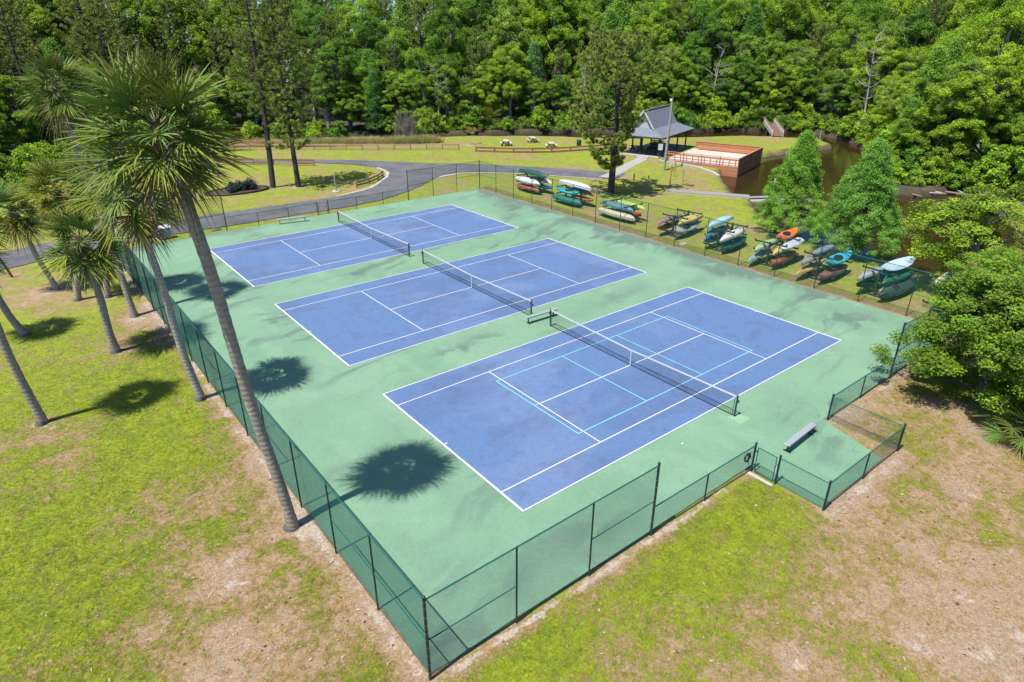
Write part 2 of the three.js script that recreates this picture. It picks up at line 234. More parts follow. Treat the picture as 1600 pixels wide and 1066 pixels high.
const greenTex = texture(1800, 1800, (x, y, o) => {
  const u = mix(CT[0], CT[1], x), v = mix(CT[0], CT[1], y); if (u > 31 || v > 45.3 || (u > 0.3 && u < 23.5 && ((v > 0.3 && v < 10.6) || (v > 15.1 && v < 25.3) || (v > 30 && v < 40.3)))) { o[0] = o[1] = o[2] = 0.3; return; }
  const s = stain(u, v), f = 0.9 + 0.12 * noise(u * 12, v * 12) + 0.1 * fbm(u * 0.9, v * 0.9, 3), b = fbm(u * 0.3 + 30, v * 0.3, 3);
  o[0] = 0.178 + 0.06 * (b - 0.5); o[1] = 0.33 + 0.06 * (b - 0.5); o[2] = 0.208 + 0.05 * (b - 0.5);
  lerp3(o, [0.1, 0.155, 0.13], s * 0.85);
  lerp3(o, [0.225, 0.385, 0.25], smooth(0.58, 0.75, fbm(u * 0.8 + 3, v * 0.5 + 60, 4)) * 0.4 * (1 - s));
  const crack = abs(fbm(u * 0.5 + 200, v * 0.5 + 20, 4) - 0.5); lerp3(o, [0.12, 0.19, 0.17], smooth(0.0055, 0.001, crack) * smooth(0.5, 0.64, fbm(u * 0.2 + 9, v * 0.2 + 4, 2)) * 0.6);
  o[0] *= f; o[1] *= f; o[2] *= f;
});
const blueTex = texture(1600, 1600, (x, y, o) => {
  const u = mix(CT[0], CT[1], x), v = mix(CT[0], CT[1], y); if (u < -0.2 || u > 24.1 || v < -0.2 || v > 41) { o[0] = o[1] = 0.1; o[2] = 0.4; return; }
  const s = fbm(u * 0.28 + 3 + 1.5 * fbm(u * 0.2, v * 0.2, 2), v * 0.3 + 1.4, 5), f = 0.88 + 0.16 * noise(u * 14, v * 14) + 0.1 * noise(u * 5, v * 5);
  o[0] = 0.094; o[1] = 0.172; o[2] = 0.345;
  lerp3(o, [0.17, 0.235, 0.4], smooth(0.5, 0.72, s) * 0.4);
  lerp3(o, [0.075, 0.11, 0.23], smooth(0.5, 0.3, fbm(u * 0.24 + 90, v * 0.5 + 14, 4)) * 0.32);
  lerp3(o, [0.085, 0.1, 0.17], smooth(0.62, 0.75, fbm(u * 1.3 + 10, v * 1.3 + 70, 4)) * 0.25);
  o[0] *= f; o[1] *= f; o[2] *= f;
});
const uvFlat = (g) => { const p = g.attributes.position, uv = new Float32Array(p.count * 2); for (let i = 0; i < p.count; i++) { uv[2 * i] = (p.getX(i) - CT[0]) / (CT[1] - CT[0]); uv[2 * i + 1] = (-p.getZ(i) - CT[0]) / (CT[1] - CT[0]); } g.setAttribute('uv', new THREE.BufferAttribute(uv, 2)); return g; };
const SLAB = [[-6.22, -3.62], [9, -3.62], [9.02, -6.78], [13.9, -6.78], [14.9, -3.7], [30.15, -3.62], [30.22, 44.95], [-6.22, 44.95]];
{
  const s = new THREE.Shape(jag(SLAB, 0.03, 0.9).map(([u, v]) => new THREE.Vector2(u, v)));
  const g = new THREE.ExtrudeGeometry(s, { depth: 0.12, bevelEnabled: false }).rotateX(-PI / 2).translate(0, -0.12, 0);
  const slab = struct('court_surface', uvFlat(g), std(C(1, 1, 1), 0.82, { map: greenTex, bumpMap: rep(grainBump, 40), bumpScale: 0.003 }));
  const patchGeo = uvFlat(flat([[11.55, -1.55], [12.3, -1.55], [12.3, -0.85], [11.55, -0.85]], 0.004));
  part(slab, 'repair_patch', patchGeo, std(C(0.24, 0.42, 0.255), 0.85));
}
const blueMat = std(C(1, 1, 1), 0.8, { map: blueTex, bumpMap: rep(grainBump, 40), bumpScale: 0.003 });
const lineTex = texture(256, 256, (x, y, o) => { const n = 0.86 + 0.2 * (tileNoise(x, y, 60, 1) - 0.35) ; o[0] = n; o[1] = n * 0.98; o[2] = n * 0.96; });
const lineMat = std(C(0.84, 0.82, 0.8), 0.75, { map: rep(lineTex, 3) }), cyanMat = std(C(0.22, 0.68, 0.8), 0.75, { map: rep(lineTex, 3) });
const rect = (u0, v0, u1, v1, y) => { const g = new THREE.PlaneGeometry(u1 - u0, v1 - v0).rotateX(-PI / 2).translate((u0 + u1) / 2, y, -(v0 + v1) / 2); return g; };
CW.forEach((v0, i) => {
  const c = struct('tennis_court', uvFlat(rect(-0.02, v0 - 0.02, L + 0.02, v0 + W + 0.02, 0.004)), blueMat), w = 0.05, A = 1.372, S = 5.485;
  c.userData.label = ['blue tennis court with extra cyan pickleball lines, nearest to the camera', 'middle blue tennis court of the three', 'farthest blue tennis court beside the road'][i];
  const y = 0.008;
  const ln = (n, a, b, d, e, m = lineMat, h = y) => part(c, n, rect(a, b, d, e, h), m);
  ln('baseline', 0, v0, 0.09, v0 + W); ln('baseline', L - 0.09, v0, L, v0 + W);
  ln('sideline', 0.09, v0, L - 0.09, v0 + w); ln('sideline', 0.09, v0 + W - w, L - 0.09, v0 + W);
  ln('singles_line', 0.09, v0 + A, L - 0.09, v0 + A + w); ln('singles_line', 0.09, v0 + W - A - w, L - 0.09, v0 + W - A);
  ln('service_line', S, v0 + A + w, S + w, v0 + W - A - w); ln('service_line', L - S - w, v0 + A + w, L - S, v0 + W - A - w);
  ln('centre_line', S + w, v0 + W / 2 - w / 2, L - S - w, v0 + W / 2 + w / 2);
  ln('centre_mark', 0.09, v0 + W / 2 - w / 2, 0.25, v0 + W / 2 + w / 2); ln('centre_mark', L - 0.25, v0 + W / 2 - w / 2, L - 0.09, v0 + W / 2 + w / 2);
  if (i === 0) {
    const a = L / 2 - 6.705, b = L / 2 + 6.705, p = W / 2 - 3.05, q = W / 2 + 3.05, k = 0.055, h = 0.012;
    const n = (x0, y0, x1, y1) => ln('pickleball_line', x0, y0, x1, y1, cyanMat, h);
    n(a, p, a + k, q); n(b - k, p, b, q); n(a + k, p, b - k, p + k); n(a + k, q - k, b - k, q); n(L / 2 - 2.13 - k, p + k, L / 2 - 2.13, q - k); n(L / 2 + 2.13, p + k, L / 2 + 2.13 + k, q - k);
    n(a + k, W / 2 - k / 2, S, W / 2 + k / 2);
  }
});

// ───────────────────────── nets ─────────────────────────
const postGreen = std(C(0.012, 0.06, 0.05), 0.38), dark = std(C(0.012, 0.013, 0.014), 0.6), netCord = std(C(0.008, 0.009, 0.01), 0.8), canvasWhite = grainy(C(0.8, 0.79, 0.77), 0.85, 2);
function prismWire(ax, ay, bx, by, r, out, z = 0) { // thin three-sided wire in the xy plane
  const dx = bx - ax, dy = by - ay, l = Math.hypot(dx, dy); if (l < 1e-4) return; const nx = -dy / l, ny = dx / l, base = out.pos.length / 3;
  for (const [px, py] of [[ax, ay], [bx, by]]) for (let k = 0; k < 3; k++) { const w = (k / 3) * 2 * PI + PI / 2, c = cos(w) * r, s = sin(w) * r; out.pos.push(px + nx * c, py + ny * c, z + s); }
  for (let k = 0; k < 3; k++) { const a = base + k, b = base + ((k + 1) % 3); out.idx.push(a, b, a + 3, a + 3, b, b + 3); }
}
const wireGeo = (o) => { const g = new THREE.BufferGeometry(); g.setAttribute('position', new THREE.Float32BufferAttribute(o.pos, 3)); g.setIndex(o.idx); g.computeVertexNormals(); return g; };
const NETV = W + 1.83;
const netTop = (x) => 1.07 - 0.156 * (1 - abs(x) / (NETV / 2)) ** 1 ;
const netGeo = (() => { const o = { pos: [], idx: [] }, p = 0.045; for (let x = -NETV / 2; x <= NETV / 2; x += p) prismWire(x, 0.03, x, netTop(x), 0.0017, o); for (let y = 0.03; y < 0.92; y += p) prismWire(-NETV / 2, y, NETV / 2, y, 0.0017, o); for (const s of [-1, 1]) for (let y = 0.93; y < 1.03; y += p) { const x0 = (1 - (1.07 - y) / 0.156) * NETV / 2; prismWire(s * x0, y, s * NETV / 2, y, 0.0017, o); } return wireGeo(o); })();
const bandGeo = merge([-1, 1].map((s) => bar(v3(0, 0.914 - 0.035, 0), v3(s * NETV / 2, 1.07 - 0.035, 0), 0.022, 0.07)));
CW.forEach((v0, i) => {
  const t = thing('tennis_net', ['black net with white band across the court with cyan lines', 'black net with white band across the middle court', 'black net with white band across the farthest court by the road'][i], 'tennis net', V(L / 2, v0 + W / 2), PI / 2, 'nets across the courts');
  part(t, 'netting', netGeo, netCord); part(t, 'top_band', bandGeo, canvasWhite);
  part(t, 'bottom_cord', bar(v3(-NETV / 2, 0.03, 0), v3(NETV / 2, 0.03, 0), 0.014, 0.03), netCord);
  part(t, 'centre_strap', box(0.05, 0.86, 0.03, 0, 0.43, 0), canvasWhite);
  for (const s of [-1, 1]) {
    const x = s * (NETV / 2 + 0.06), p = part(t, 'net_post', merge([cyl(v3(x, 0, 0), v3(x, 1.09, 0), 0.042, 0.042, 10), cyl(v3(x, 1.09, 0), v3(x, 1.11, 0), 0.05, 0.035, 10)]), postGreen);
    part(p, 'winch', merge([box(0.06, 0.12, 0.1, x + s * 0.06, 0.82, 0), cyl(v3(x + s * 0.06, 0.82, 0.04), v3(x + s * 0.06, 0.82, 0.12), 0.02, 0.02, 8)]), postGreen);
    part(t, 'lacing_rod', cyl(v3(s * (NETV / 2 - 0.06), 0, 0), v3(s * (NETV / 2 - 0.06), 1.05, 0), 0.012, 0.012, 6), dark);
  }
});

// ───────────────────────── fences ─────────────────────────
const meshGreen = std(C(0.004, 0.125, 0.09), 0.4), fenceGreen = std(C(0.008, 0.13, 0.1), 0.35), fencePost = std(C(0.008, 0.045, 0.042), 0.42), bandMetal = std(C(0.35, 0.38, 0.4), 0.4, { metalness: 0.6 });
const linkCache = new Map();
function chainLink(w, h) {
  const key = w.toFixed(2) + '|' + h.toFixed(2); if (linkCache.has(key)) return linkCache.get(key);
  const o = { pos: [], idx: [] }, p = 0.0707, r = 0.0029;
  for (let s = -h; s < w; s += p) { const x0 = Math.max(0, s), y0 = Math.max(0, -s), x1 = Math.min(w, s + h), y1 = x1 - s; if (x1 > x0) { prismWire(x0, y0, x1, y1, r, o, 0.002); prismWire(x0, h - y0, x1, h - y1, r, o, -0.002); } }
  prismWire(0, h, w, h, r, o); prismWire(0, 0, w, 0, r, o);
  const g = wireGeo(o); linkCache.set(key, g); return g;
}
const postCache = new Map(), bandRing = new THREE.CylinderGeometry(0.05, 0.05, 0.022, 10, 1, true);
function postGeo(h, r) { const k = h + '|' + r; if (!postCache.has(k)) postCache.set(k, merge([cyl(v3(0, -0.3, 0), v3(0, h, 0), r, r, 8), new THREE.SphereGeometry(r * 1.25, 8, 5, 0, 2 * PI, 0, PI / 2).translate(0, h, 0)])); return postCache.get(k); }
// from [u,v] to [u,v] in n equal bays; ends tells whether the first and last post belong to this run
function fenceRun(label, a, b, n, h, { first = true, last = true, braces = [], terminal = [true, true], bottom = 0.03 } = {}) {
  const d = [b[0] - a[0], b[1] - a[1]], len = Math.hypot(...d), w = len / n, ang = Math.atan2(d[1], d[0]);
  const t = thing('chain_link_fence', label, 'fence', V(a[0], a[1]), ang, 'green chain link fencing round the courts');
  for (let i = 0; i <= n; i++) {
    if ((i === 0 && !first) || (i === n && !last)) continue;
    const end = (i === 0 && terminal[0]) || (i === n && terminal[1]), top = h + (end ? 0.1 : 0.0);
    const p = part(t, 'post', postGeo(top, end ? 0.044 : 0.03), end ? fencePost : fencePost); p.position.x = i * w;
    if (end && h > 2) for (const y of [0.3, 0.62, 0.95, 1.25, 1.55, 1.8, 2.1, 2.4, 2.7, 2.95]) part(p, 'tension_band', bandRing, bandMetal).position.y = y;
  }
  part(t, 'top_rail', cyl(v3(0, h, 0), v3(len, h, 0), 0.021, 0.021, 8), fenceGreen);
  const link = chainLink(w, h - bottom);
  for (let i = 0; i < n; i++) { const m = part(t, 'chain_link_mesh', link, meshGreen); m.position.set(i * w, bottom, -0.03); }
  for (const i of braces) part(t, 'mid_rail', cyl(v3(i * w, h * 0.5, 0), v3((i + 1) * w, h * 0.5, 0), 0.019, 0.019, 8), fenceGreen);
  return t;
}
const HI = 2.98, LO = 1.2, u0 = -6.35, u1 = 30.45, vn = -3.74, vf = 45.05;
fenceRun('long tall green chain link fence beside the palm lawn', [u0, vf], [u0, vn], 16, HI, { first: false, braces: [0, 7, 8, 11, 14, 15] });
fenceRun('tall three-bay chain link fence at the corner nearest the camera', [u0, vn], [2.85, vn], 3, HI, { first: false, braces: [0, 2] });
fenceRun('low chain link fence between the tall corner and the gate by the hose coil', [2.85, vn], [8.95, vn - 0.06], 2, LO, { first: false });
fenceRun('short low fence between the gate and the outer corner of the bench alcove', [8.93, -4.88], [8.93, -6.88], 1, LO);
fenceRun('low fence along the open lawn side of the bench alcove', [8.93, -6.88], [15.05, -6.88], 2, LO, { first: false });
fenceRun('low fence closing the alcove on the side of the shady trees', [15.05, -6.88], [15.06, -3.78], 1, LO, { first: false, bottom: 0.06 });
fenceRun('low fence between the alcove and the tall fence under the branches', [15.06, -3.78], [21.34, vn], 2, LO, { first: false, last: false });
fenceRun('tall chain link fence reaching under the overhanging tree branches', [21.34, vn], [u1, vn], 3, HI, { braces: [0, 2], last: false });
fenceRun('long tall chain link fence in front of the kayak racks', [u1, vn], [u1, vf], 16, HI, { braces: [0, 15] });
fenceRun('tall chain link fence at the far corner in front of the road junction', [u1, vf], [21.3, vf], 3, HI, { first: false, braces: [0, 2] });
fenceRun('low chain link fence between the far gate and the tall far corner', [21.3, vf], [12.45, vf], 3, LO, { first: false });
fenceRun('low chain link fence behind the far bench, beside the road', [11.35, vf], [2.85, vf], 3, LO, { last: false });
fenceRun('tall chain link fence at the far corner beside the white cabinet', [2.85, vf], [u0, vf], 3, HI, { braces: [0, 2] });
function gate(label, a, b) {
  const d = [b[0] - a[0], b[1] - a[1]], w = Math.hypot(...d), t = thing('chain_link_gate', label, 'gate', V(...a), Math.atan2(d[1], d[0]), 'small gates in the court fence');
  const x0 = 0.09, x1 = w - 0.09, y0 = 0.06, y1 = 1.16, P = [v3(x0, y0, 0), v3(x1, y0, 0), v3(x1, y1, 0), v3(x0, y1, 0)];
  part(t, 'gate_frame', merge(P.map((p, i) => cyl(p, P[(i + 1) % 4], 0.021, 0.021, 8))), fenceGreen);
  const m = part(t, 'chain_link_mesh', chainLink(x1 - x0, y1 - y0), meshGreen); m.position.set(x0, y0, 0);
  part(t, 'latch', merge([box(0.1, 0.05, 0.06, x1 + 0.03, 0.85, 0), cyl(v3(x1 - 0.03, 0.85, 0.06), v3(x1 + 0.08, 0.85, 0.06), 0.012, 0.012, 6)]), bandMetal);
  for (const y of [0.3, 0.95]) part(t, 'hinge', cyl(v3(x0 - 0.04, y - 0.04, 0), v3(x0 - 0.04, y + 0.04, 0), 0.028, 0.028, 8), fencePost);
}
gate('low gate beside the coiled hose, at the bench alcove', [8.95, vn - 0.1], [8.93, -4.84]);
gate('low gate in the far fence beside the road', [12.42, vf], [11.38, vf]);
solo('gate_threshold', rbox(1.1, 0.1, 0.16, 0, 0, 0, 0.02).rotateY(PI / 2).translate(8.72, -0.05, 4.35), concrete, 'pale concrete strip in front of the gate beside the hose', 'threshold');

// ───────────────────────── benches and small court things ─────────────────────────
const alu = std(C(0.66, 0.68, 0.7), 0.42, { metalness: 0.55, bumpMap: rep(grainBump, 3), bumpScale: 0.001 });
function bench(label, u, v, turn, len) {
  const t = thing('bench', label, 'bench', V(u, v, 0.0), turn, 'aluminium benches on the courts');
  part(t, 'seat', rbox(len, 0.045, 0.27, 0, 0.445, 0, 0.012), alu);
  part(t, 'seat_lip', merge([box(len - 0.02, 0.05, 0.012, 0, 0.4, 0.12), box(len - 0.02, 0.05, 0.012, 0, 0.4, -0.12)]), alu);
  for (const s of [-1, 1]) { const x = s * (len / 2 - 0.22); part(t, 'leg', merge([box(0.05, 0.4, 0.06, x, 0.22, 0), box(0.06, 0.03, 0.34, x, 0.025, 0), box(0.06, 0.03, 0.26, x, 0.405, 0)]), postGreen); }
}
bench('aluminium bench in the fenced alcove near the gate', 12.25, -3.96, 0.06, 2.45);
bench('aluminium bench between the net posts of the two nearer courts', 12.05, 13.0, -0.04, 2.4);
bench('aluminium bench against the far low fence by the road', 8.45, 44.1, -0.2, 2.7);
{ // coil of hose hanging on the fence beside the gate
  const t = thing('hose_coil', 'black coiled hose hanging on the fence beside the gate', 'hose', V(8.72, -3.66, 0.62));
  const P = []; for (let i = 0; i <= 90; i++) { const a = (i / 90) * 2 * PI * 5, r = 0.2 + 0.025 * sin(i * 1.7) - (i % 18) * 0.002; P.push(v3(cos(a) * r, sin(a) * r, -0.03 + 0.06 * (i / 90))); }
  part(t, 'hose', limb(P, P.map(() => 0.013), 5), dark); part(t, 'hanger', merge([box(0.3, 0.04, 0.05, 0, 0.17, 0.02), box(0.04, 0.34, 0.03, 0, 0, 0.05)]), dark);
  part(t, 'nozzle', cyl(v3(0.1, -0.22, 0.02), v3(0.16, -0.42, 0.02), 0.02, 0.014, 6), dark);
}
{ // fallen dry frond bit by the bench end
  const r = rngOf(5), gs = []; for (let i = 0; i < 26; i++) { const a = r() * 6.28, d = r() * 0.2; const g = new THREE.PlaneGeometry(0.12 + r() * 0.1, 0.03).rotateX(-PI / 2 + (r() - 0.5)).rotateY(a).translate(cos(a) * d, 0.02 + r() * 0.12, sin(a) * d); gs.push(g); }
  solo('leaf_pile', merge(gs), std(C(0.19, 0.09, 0.05), 0.9), 'small heap of dry brown leaves at the end of the alcove bench', 'leaves', null, 'stuff', V(13.65, -3.8, 0));
}
const balls = [[13.9, 27.55], [8.2, -0.9], [16.9, -2.9], [12.1, 27]];
balls.slice(0, 2).forEach(([u, v], i) => solo('paper_scrap', new THREE.IcosahedronGeometry(0.05, 1).scale(1.4, 0.5, 1).translate(0, 0.025, 0), std(C(0.75, 0.72, 0.7), 0.8), ['small pale scrap on the green surface beside the middle net post', 'tiny pale scrap on green beside the nearest net'][i], 'scrap', null, null, V(u, v)));

// ───────────────────────── palms ─────────────────────────
function frondGeo(pitch, seed, { petiole = 0.95, blade = 1.15, n = 36, dead = false } = {}) {
  const r = rngOf(seed), pos = [], nor = [], col = [], idx = [];
  const d0 = v3(cos(pitch), sin(pitch), 0), end = d0.clone().multiplyScalar(petiole); end.y -= 0.1 * petiole * cos(pitch);
  const p2 = pitch - 0.16 - 0.16 * cos(pitch), d = v3(cos(p2), sin(p2), 0), side = v3(0, 0, 1), nrm = v3(-sin(p2), cos(p2), 0);
  const base = dead ? [0.19, 0.13, 0.07] : [0.1 + 0.04 * r(), 0.17 + 0.04 * r(), 0.032], tip = dead ? [0.28, 0.2, 0.1] : [0.31, 0.32, 0.06];
  // petiole
  { const g = limb([v3(0, 0, 0), d0.clone().multiplyScalar(petiole * 0.5), end], [0.03, 0.02, 0.012], 4); const b = pos.length / 3; pos.push(...g.attributes.position.array); nor.push(...g.attributes.normal.array); for (let i = 0; i < g.attributes.position.count; i++) col.push(dead ? 0.24 : 0.2, dead ? 0.17 : 0.22, 0.08); for (const i of g.index.array) idx.push(b + i); }
  for (let k = 0; k < n; k++) {
    const th = ((k + 0.5) / n - 0.5) * 2 * 1.8 + (r() - 0.5) * 0.07, len = blade * (0.72 + 0.36 * cos(th * 0.62)) * (0.9 + 0.2 * r());
    const dir = d.clone().multiplyScalar(cos(th)).addScaledVector(side, sin(th)).addScaledVector(nrm, 0.2 * (r() - 0.4) + 0.5 * abs(sin(th))).normalize();
    const across = d.clone().multiplyScalar(-sin(th)).addScaledVector(side, cos(th)).addScaledVector(nrm, (k % 2 ? 0.55 : -0.55)).normalize();
    const start = end.clone().addScaledVector(d, -0.05 + 0.25 * Math.max(0, cos(th)) * 0.6), droop = (dead ? 0.6 : 0.04 + 0.16 * r()), w0 = 0.026;
    const S = [0, 0.35, 0.7, 1], Wd = [0.45, 1, 0.7, 0.06], b = pos.length / 3, tj = 0.55 + 0.6 * r();
    const fn = dir.clone().cross(across).normalize(), flip = fn.y < 0; if (flip) fn.negate();
    S.forEach((s, i) => {
      const q = start.clone().addScaledVector(dir, s * len); q.y -= droop * len * s * s * s;
      const nn = fn;
      const k2 = clamp((s - 0.45) * 1.6 * tj), c = [0, 1, 2].map((j) => mix(base[j], tip[j], k2 * k2));
      for (const sg of [-1, 1]) { pos.push(q.x + across.x * sg * w0 * Wd[i], q.y + across.y * sg * w0 * Wd[i], q.z + across.z * sg * w0 * Wd[i]); nor.push(nn.x, nn.y, nn.z); col.push(...c); }
    });
    for (let i = 0; i < 3; i++) { const a = b + i * 2; if (flip) idx.push(a, a + 1, a + 2, a + 2, a + 1, a + 3); else idx.push(a, a + 2, a + 1, a + 2, a + 3, a + 1); }
  }
  const g = new THREE.BufferGeometry(); g.setAttribute('position', new THREE.Float32BufferAttribute(pos, 3)); g.setAttribute('normal', new THREE.Float32BufferAttribute(nor, 3)); g.setAttribute('color', new THREE.Float32BufferAttribute(col, 3)); g.setIndex(idx); return g;
}
const leafMat = (color, rough = 0.8, trans = 0.42) => new THREE.MeshPhysicalMaterial({ color, roughness: rough, vertexColors: true, specularIntensity: 0.35, transmission: trans, thickness: 0, side: THREE.DoubleSide });
const frondMats = [leafMat(C(1, 1, 1), 0.6, 0.2), leafMat(C(1.5, 1.12, 0.7), 0.6, 0.2), leafMat(C(0.85, 1.0, 1.05), 0.6, 0.2)], deadFrondMat = leafMat(C(1, 1, 1), 0.9, 0.2);
const PITCH = [1.3, 1.1, 0.9, 0.7, 0.48, 0.26, 0.04, -0.18, -0.4, -0.65], FR = PITCH.map((p, i) => [frondGeo(p, 10 + i), frondGeo(p - 0.08, 40 + i, { petiole: 0.85, blade: 1.2, n: 32 })]), DEAD = [frondGeo(-1.0, 90, { dead: true, n: 20 }), frondGeo(-1.25, 91, { dead: true, n: 18, blade: 0.95 })];
const trunkTex = texture(256, 512, (x, y, o) => { const ring = smooth(0.3, 0.75, sin(y * 2 * PI * 11 + 2.5 * (tileNoise(x, y, 8, 1) - 0.5)) * 0.5 + 0.5), n = 0.55 + 0.5 * tileNoise(x, y, 26, 2) * tileNoise(x, y, 90, 6) + 0.3 * tileNoise(x, y, 5, 4), g = n * (0.86 + 0.18 * ring); o[0] = g; o[1] = g * 0.97; o[2] = g * 0.93; });
const trunkBump = texture(256, 512, (x, y, o) => { o[0] = o[1] = o[2] = 0.55 * smooth(0.2, 0.8, sin(y * 2 * PI * 11 + 2.5 * (tileNoise(x, y, 8, 1) - 0.5)) * 0.5 + 0.5) + 0.45 * tileNoise(x, y, 60, 2); }, false);
const palmBark = std(C(0.56, 0.46, 0.38), 0.95, { map: rep(trunkTex, 1, 0.45), bumpMap: rep(trunkBump, 1, 0.45), bumpScale: 0.012 }), paleBark = std(C(0.66, 0.58, 0.51), 0.95, { map: rep(trunkTex, 1, 0.45), bumpMap: rep(trunkBump, 1, 0.45), bumpScale: 0.012 });
const stalkMat = std(C(0.5, 0.45, 0.43), 0.9), bootMat = grainy(C(0.2, 0.13, 0.08), 0.95, 2, 0.01), rootMat = grainy(C(0.27, 0.24, 0.22), 0.95, 2, 0.02);
const stalkGeo = [0, 1, 2].map((s) => { const r = rngOf(300 + s), gs = [], P = []; for (let i = 0; i <= 5; i++) { const t = i / 5; P.push(v3(t * 1.5, 0.5 * t - 1.3 * t * t, 0.12 * sin(t * 4 + s))); } gs.push(limb(P, P.map((_, i) => 0.016 - i * 0.0018), 4)); for (let i = 2; i <= 5; i++) for (let k = 0; k < 5; k++) { const p = P[i], q = p.clone().add(v3(0.15 + r() * 0.25, -0.15 - r() * 0.3, (r() - 0.5) * 0.5)); gs.push(limb([p, p.clone().lerp(q, 0.5).add(v3(0.03, 0.04, 0)), q], [0.009, 0.007, 0.004], 3)); } return merge(gs); });
function palm(label, base, top, { n = 38, scale = 1, seed = 1, stalks = 3, rad = 0.17, bark = palmBark, dead = 6, bow = 0, mat = 0 } = {}) {
  const r = rngOf(seed * 13 + 3), t = thing('palm_tree', label, 'palm tree', V(base[0], base[1], -0.08), 0, 'cabbage palms on the lawn beside the courts');
  const T = v3(top[0] - base[0], top[2] + 0.08, -(top[1] - base[1])), P = [], R = [];
  const N = Math.max(14, Math.round(top[2] * 6));
  for (let i = 0; i <= N; i++) { const s = i / N, e = s + bow * s * (1 - s); P.push(v3(T.x * e + 0.05 * sin(s * 9 + seed), T.y * s, T.z * e + 0.05 * sin(s * 7 + seed * 2))); R.push(rad * (1 + 0.32 * Math.exp(-s * T.y * 2.2) - 0.1 * s + 0.035 * sin(i * 2.4 + seed) + 0.05 * (r() - 0.5))); }
  part(t, 'trunk', limb(P, R, 14), bark);
  part(t, 'root_flare', limb([v3(0, -0.1, 0), v3(0, 0.05, 0), v3(0.01, 0.16, 0)], [rad * 1.9, rad * 1.7, rad * 1.15], 12), rootMat);
  const crown = new THREE.Group(); crown.name = 'crown'; crown.position.copy(T); crown.scale.setScalar(scale); t.add(crown);
  part(crown, 'leaf_bases', limb([v3(0, -0.9, 0), v3(0, -0.45, 0), v3(0, 0, 0), v3(0, 0.3, 0)], [rad * 0.95, rad * 1.35, rad * 1.2, 0.04].map((x) => x / scale), 10), bootMat);
  for (let i = 0; i < n; i++) {
    const q = i / (n - 1), k = Math.min(9, Math.floor(0.6 + Math.pow(q, 0.8) * 9.39)), m = part(crown, 'frond', FR[k][i % 2], frondMats[q > 0.7 && r() < 0.5 ? 1 : r() < 0.72 ? mat : r() < 0.5 ? 1 : 2]);
    m.rotation.set((r() - 0.5) * 1.3, i * 2.39996 + (r() - 0.5) * 1.3, (r() - 0.5) * 0.5, 'YXZ'); m.position.y = 0.12 - 0.5 * q; m.scale.setScalar(0.78 + 0.38 * r());
  }
  for (let i = 0; i < dead; i++) { const m = part(crown, 'dead_frond', DEAD[i % 2], deadFrondMat); m.rotation.y = r() * 6.28; m.position.y = -0.4; m.scale.setScalar(0.75 + 0.3 * r()); }
  for (let i = 0; i < stalks; i++) { const m = part(crown, 'flower_stalk', stalkGeo[i % 3], stalkMat); m.rotation.y = r() * 6.28; m.position.y = -0.1; m.scale.setScalar(0.8 + 0.4 * r()); }
  return t;
}
palm('tallest palm, its thick trunk at the fence and its big crown nearest the camera', [-7.05, 4.62], [-8.45, 4.65, 13.9], { n: 50, scale: 0.96, seed: 1, stalks: 9, rad: 0.185, bow: -0.25, dead: 7 });
palm('tall palm whose trunk crosses the long fence behind the nearest palm', [-7.12, 16.1], [-7.95, 16.0, 10.2], { n: 38, scale: 1.02, seed: 2, stalks: 4, rad: 0.17, bark: paleBark });
palm('short palm in the ring of pale sand on the lawn', [-9.36, 24.45], [-9.5, 24.4, 6.35], { n: 38, scale: 1.08, seed: 3, stalks: 4, rad: 0.2 });
palm('tall palm with rough pale base close to the fence, crown against the wood', [-7.5, 29.35], [-8.2, 30.1, 13.4], { n: 38, scale: 1.0, seed: 4, stalks: 3, rad: 0.19, bow: -0.3 });
palm('palm half hidden behind the short palm, near the fence', [-8.24, 34], [-7.3, 33.8, 7.9], { n: 38, scale: 1.0, seed: 5, stalks: 4, rad: 0.19, mat: 2 });
palm('palm with yellowed outer fronds behind the short palm', [-9.9, 34.6], [-9.3, 34.4, 7.3], { n: 38, scale: 1.06, seed: 6, stalks: 4, rad: 0.19, mat: 1, dead: 9 });
palm('leaning palm with pale grey trunk near the road', [-10.84, 37.9], [-11.8, 38, 5.7], { n: 38, scale: 1.02, seed: 7, stalks: 3, rad: 0.17, bark: paleBark, mat: 2 });
palm('palm at the picture edge with only its trunk and shadow on the lawn', [-13.41, 18.35], [-14.0, 18.1, 10], { n: 38, scale: 0.9, seed: 8, rad: 0.18 });
palm('curved palm at the picture edge behind the trunk on the lawn', [-13.17, 30.2], [-14.5, 30.4, 5.2], { n: 38, scale: 0.92, seed: 9, rad: 0.19 });

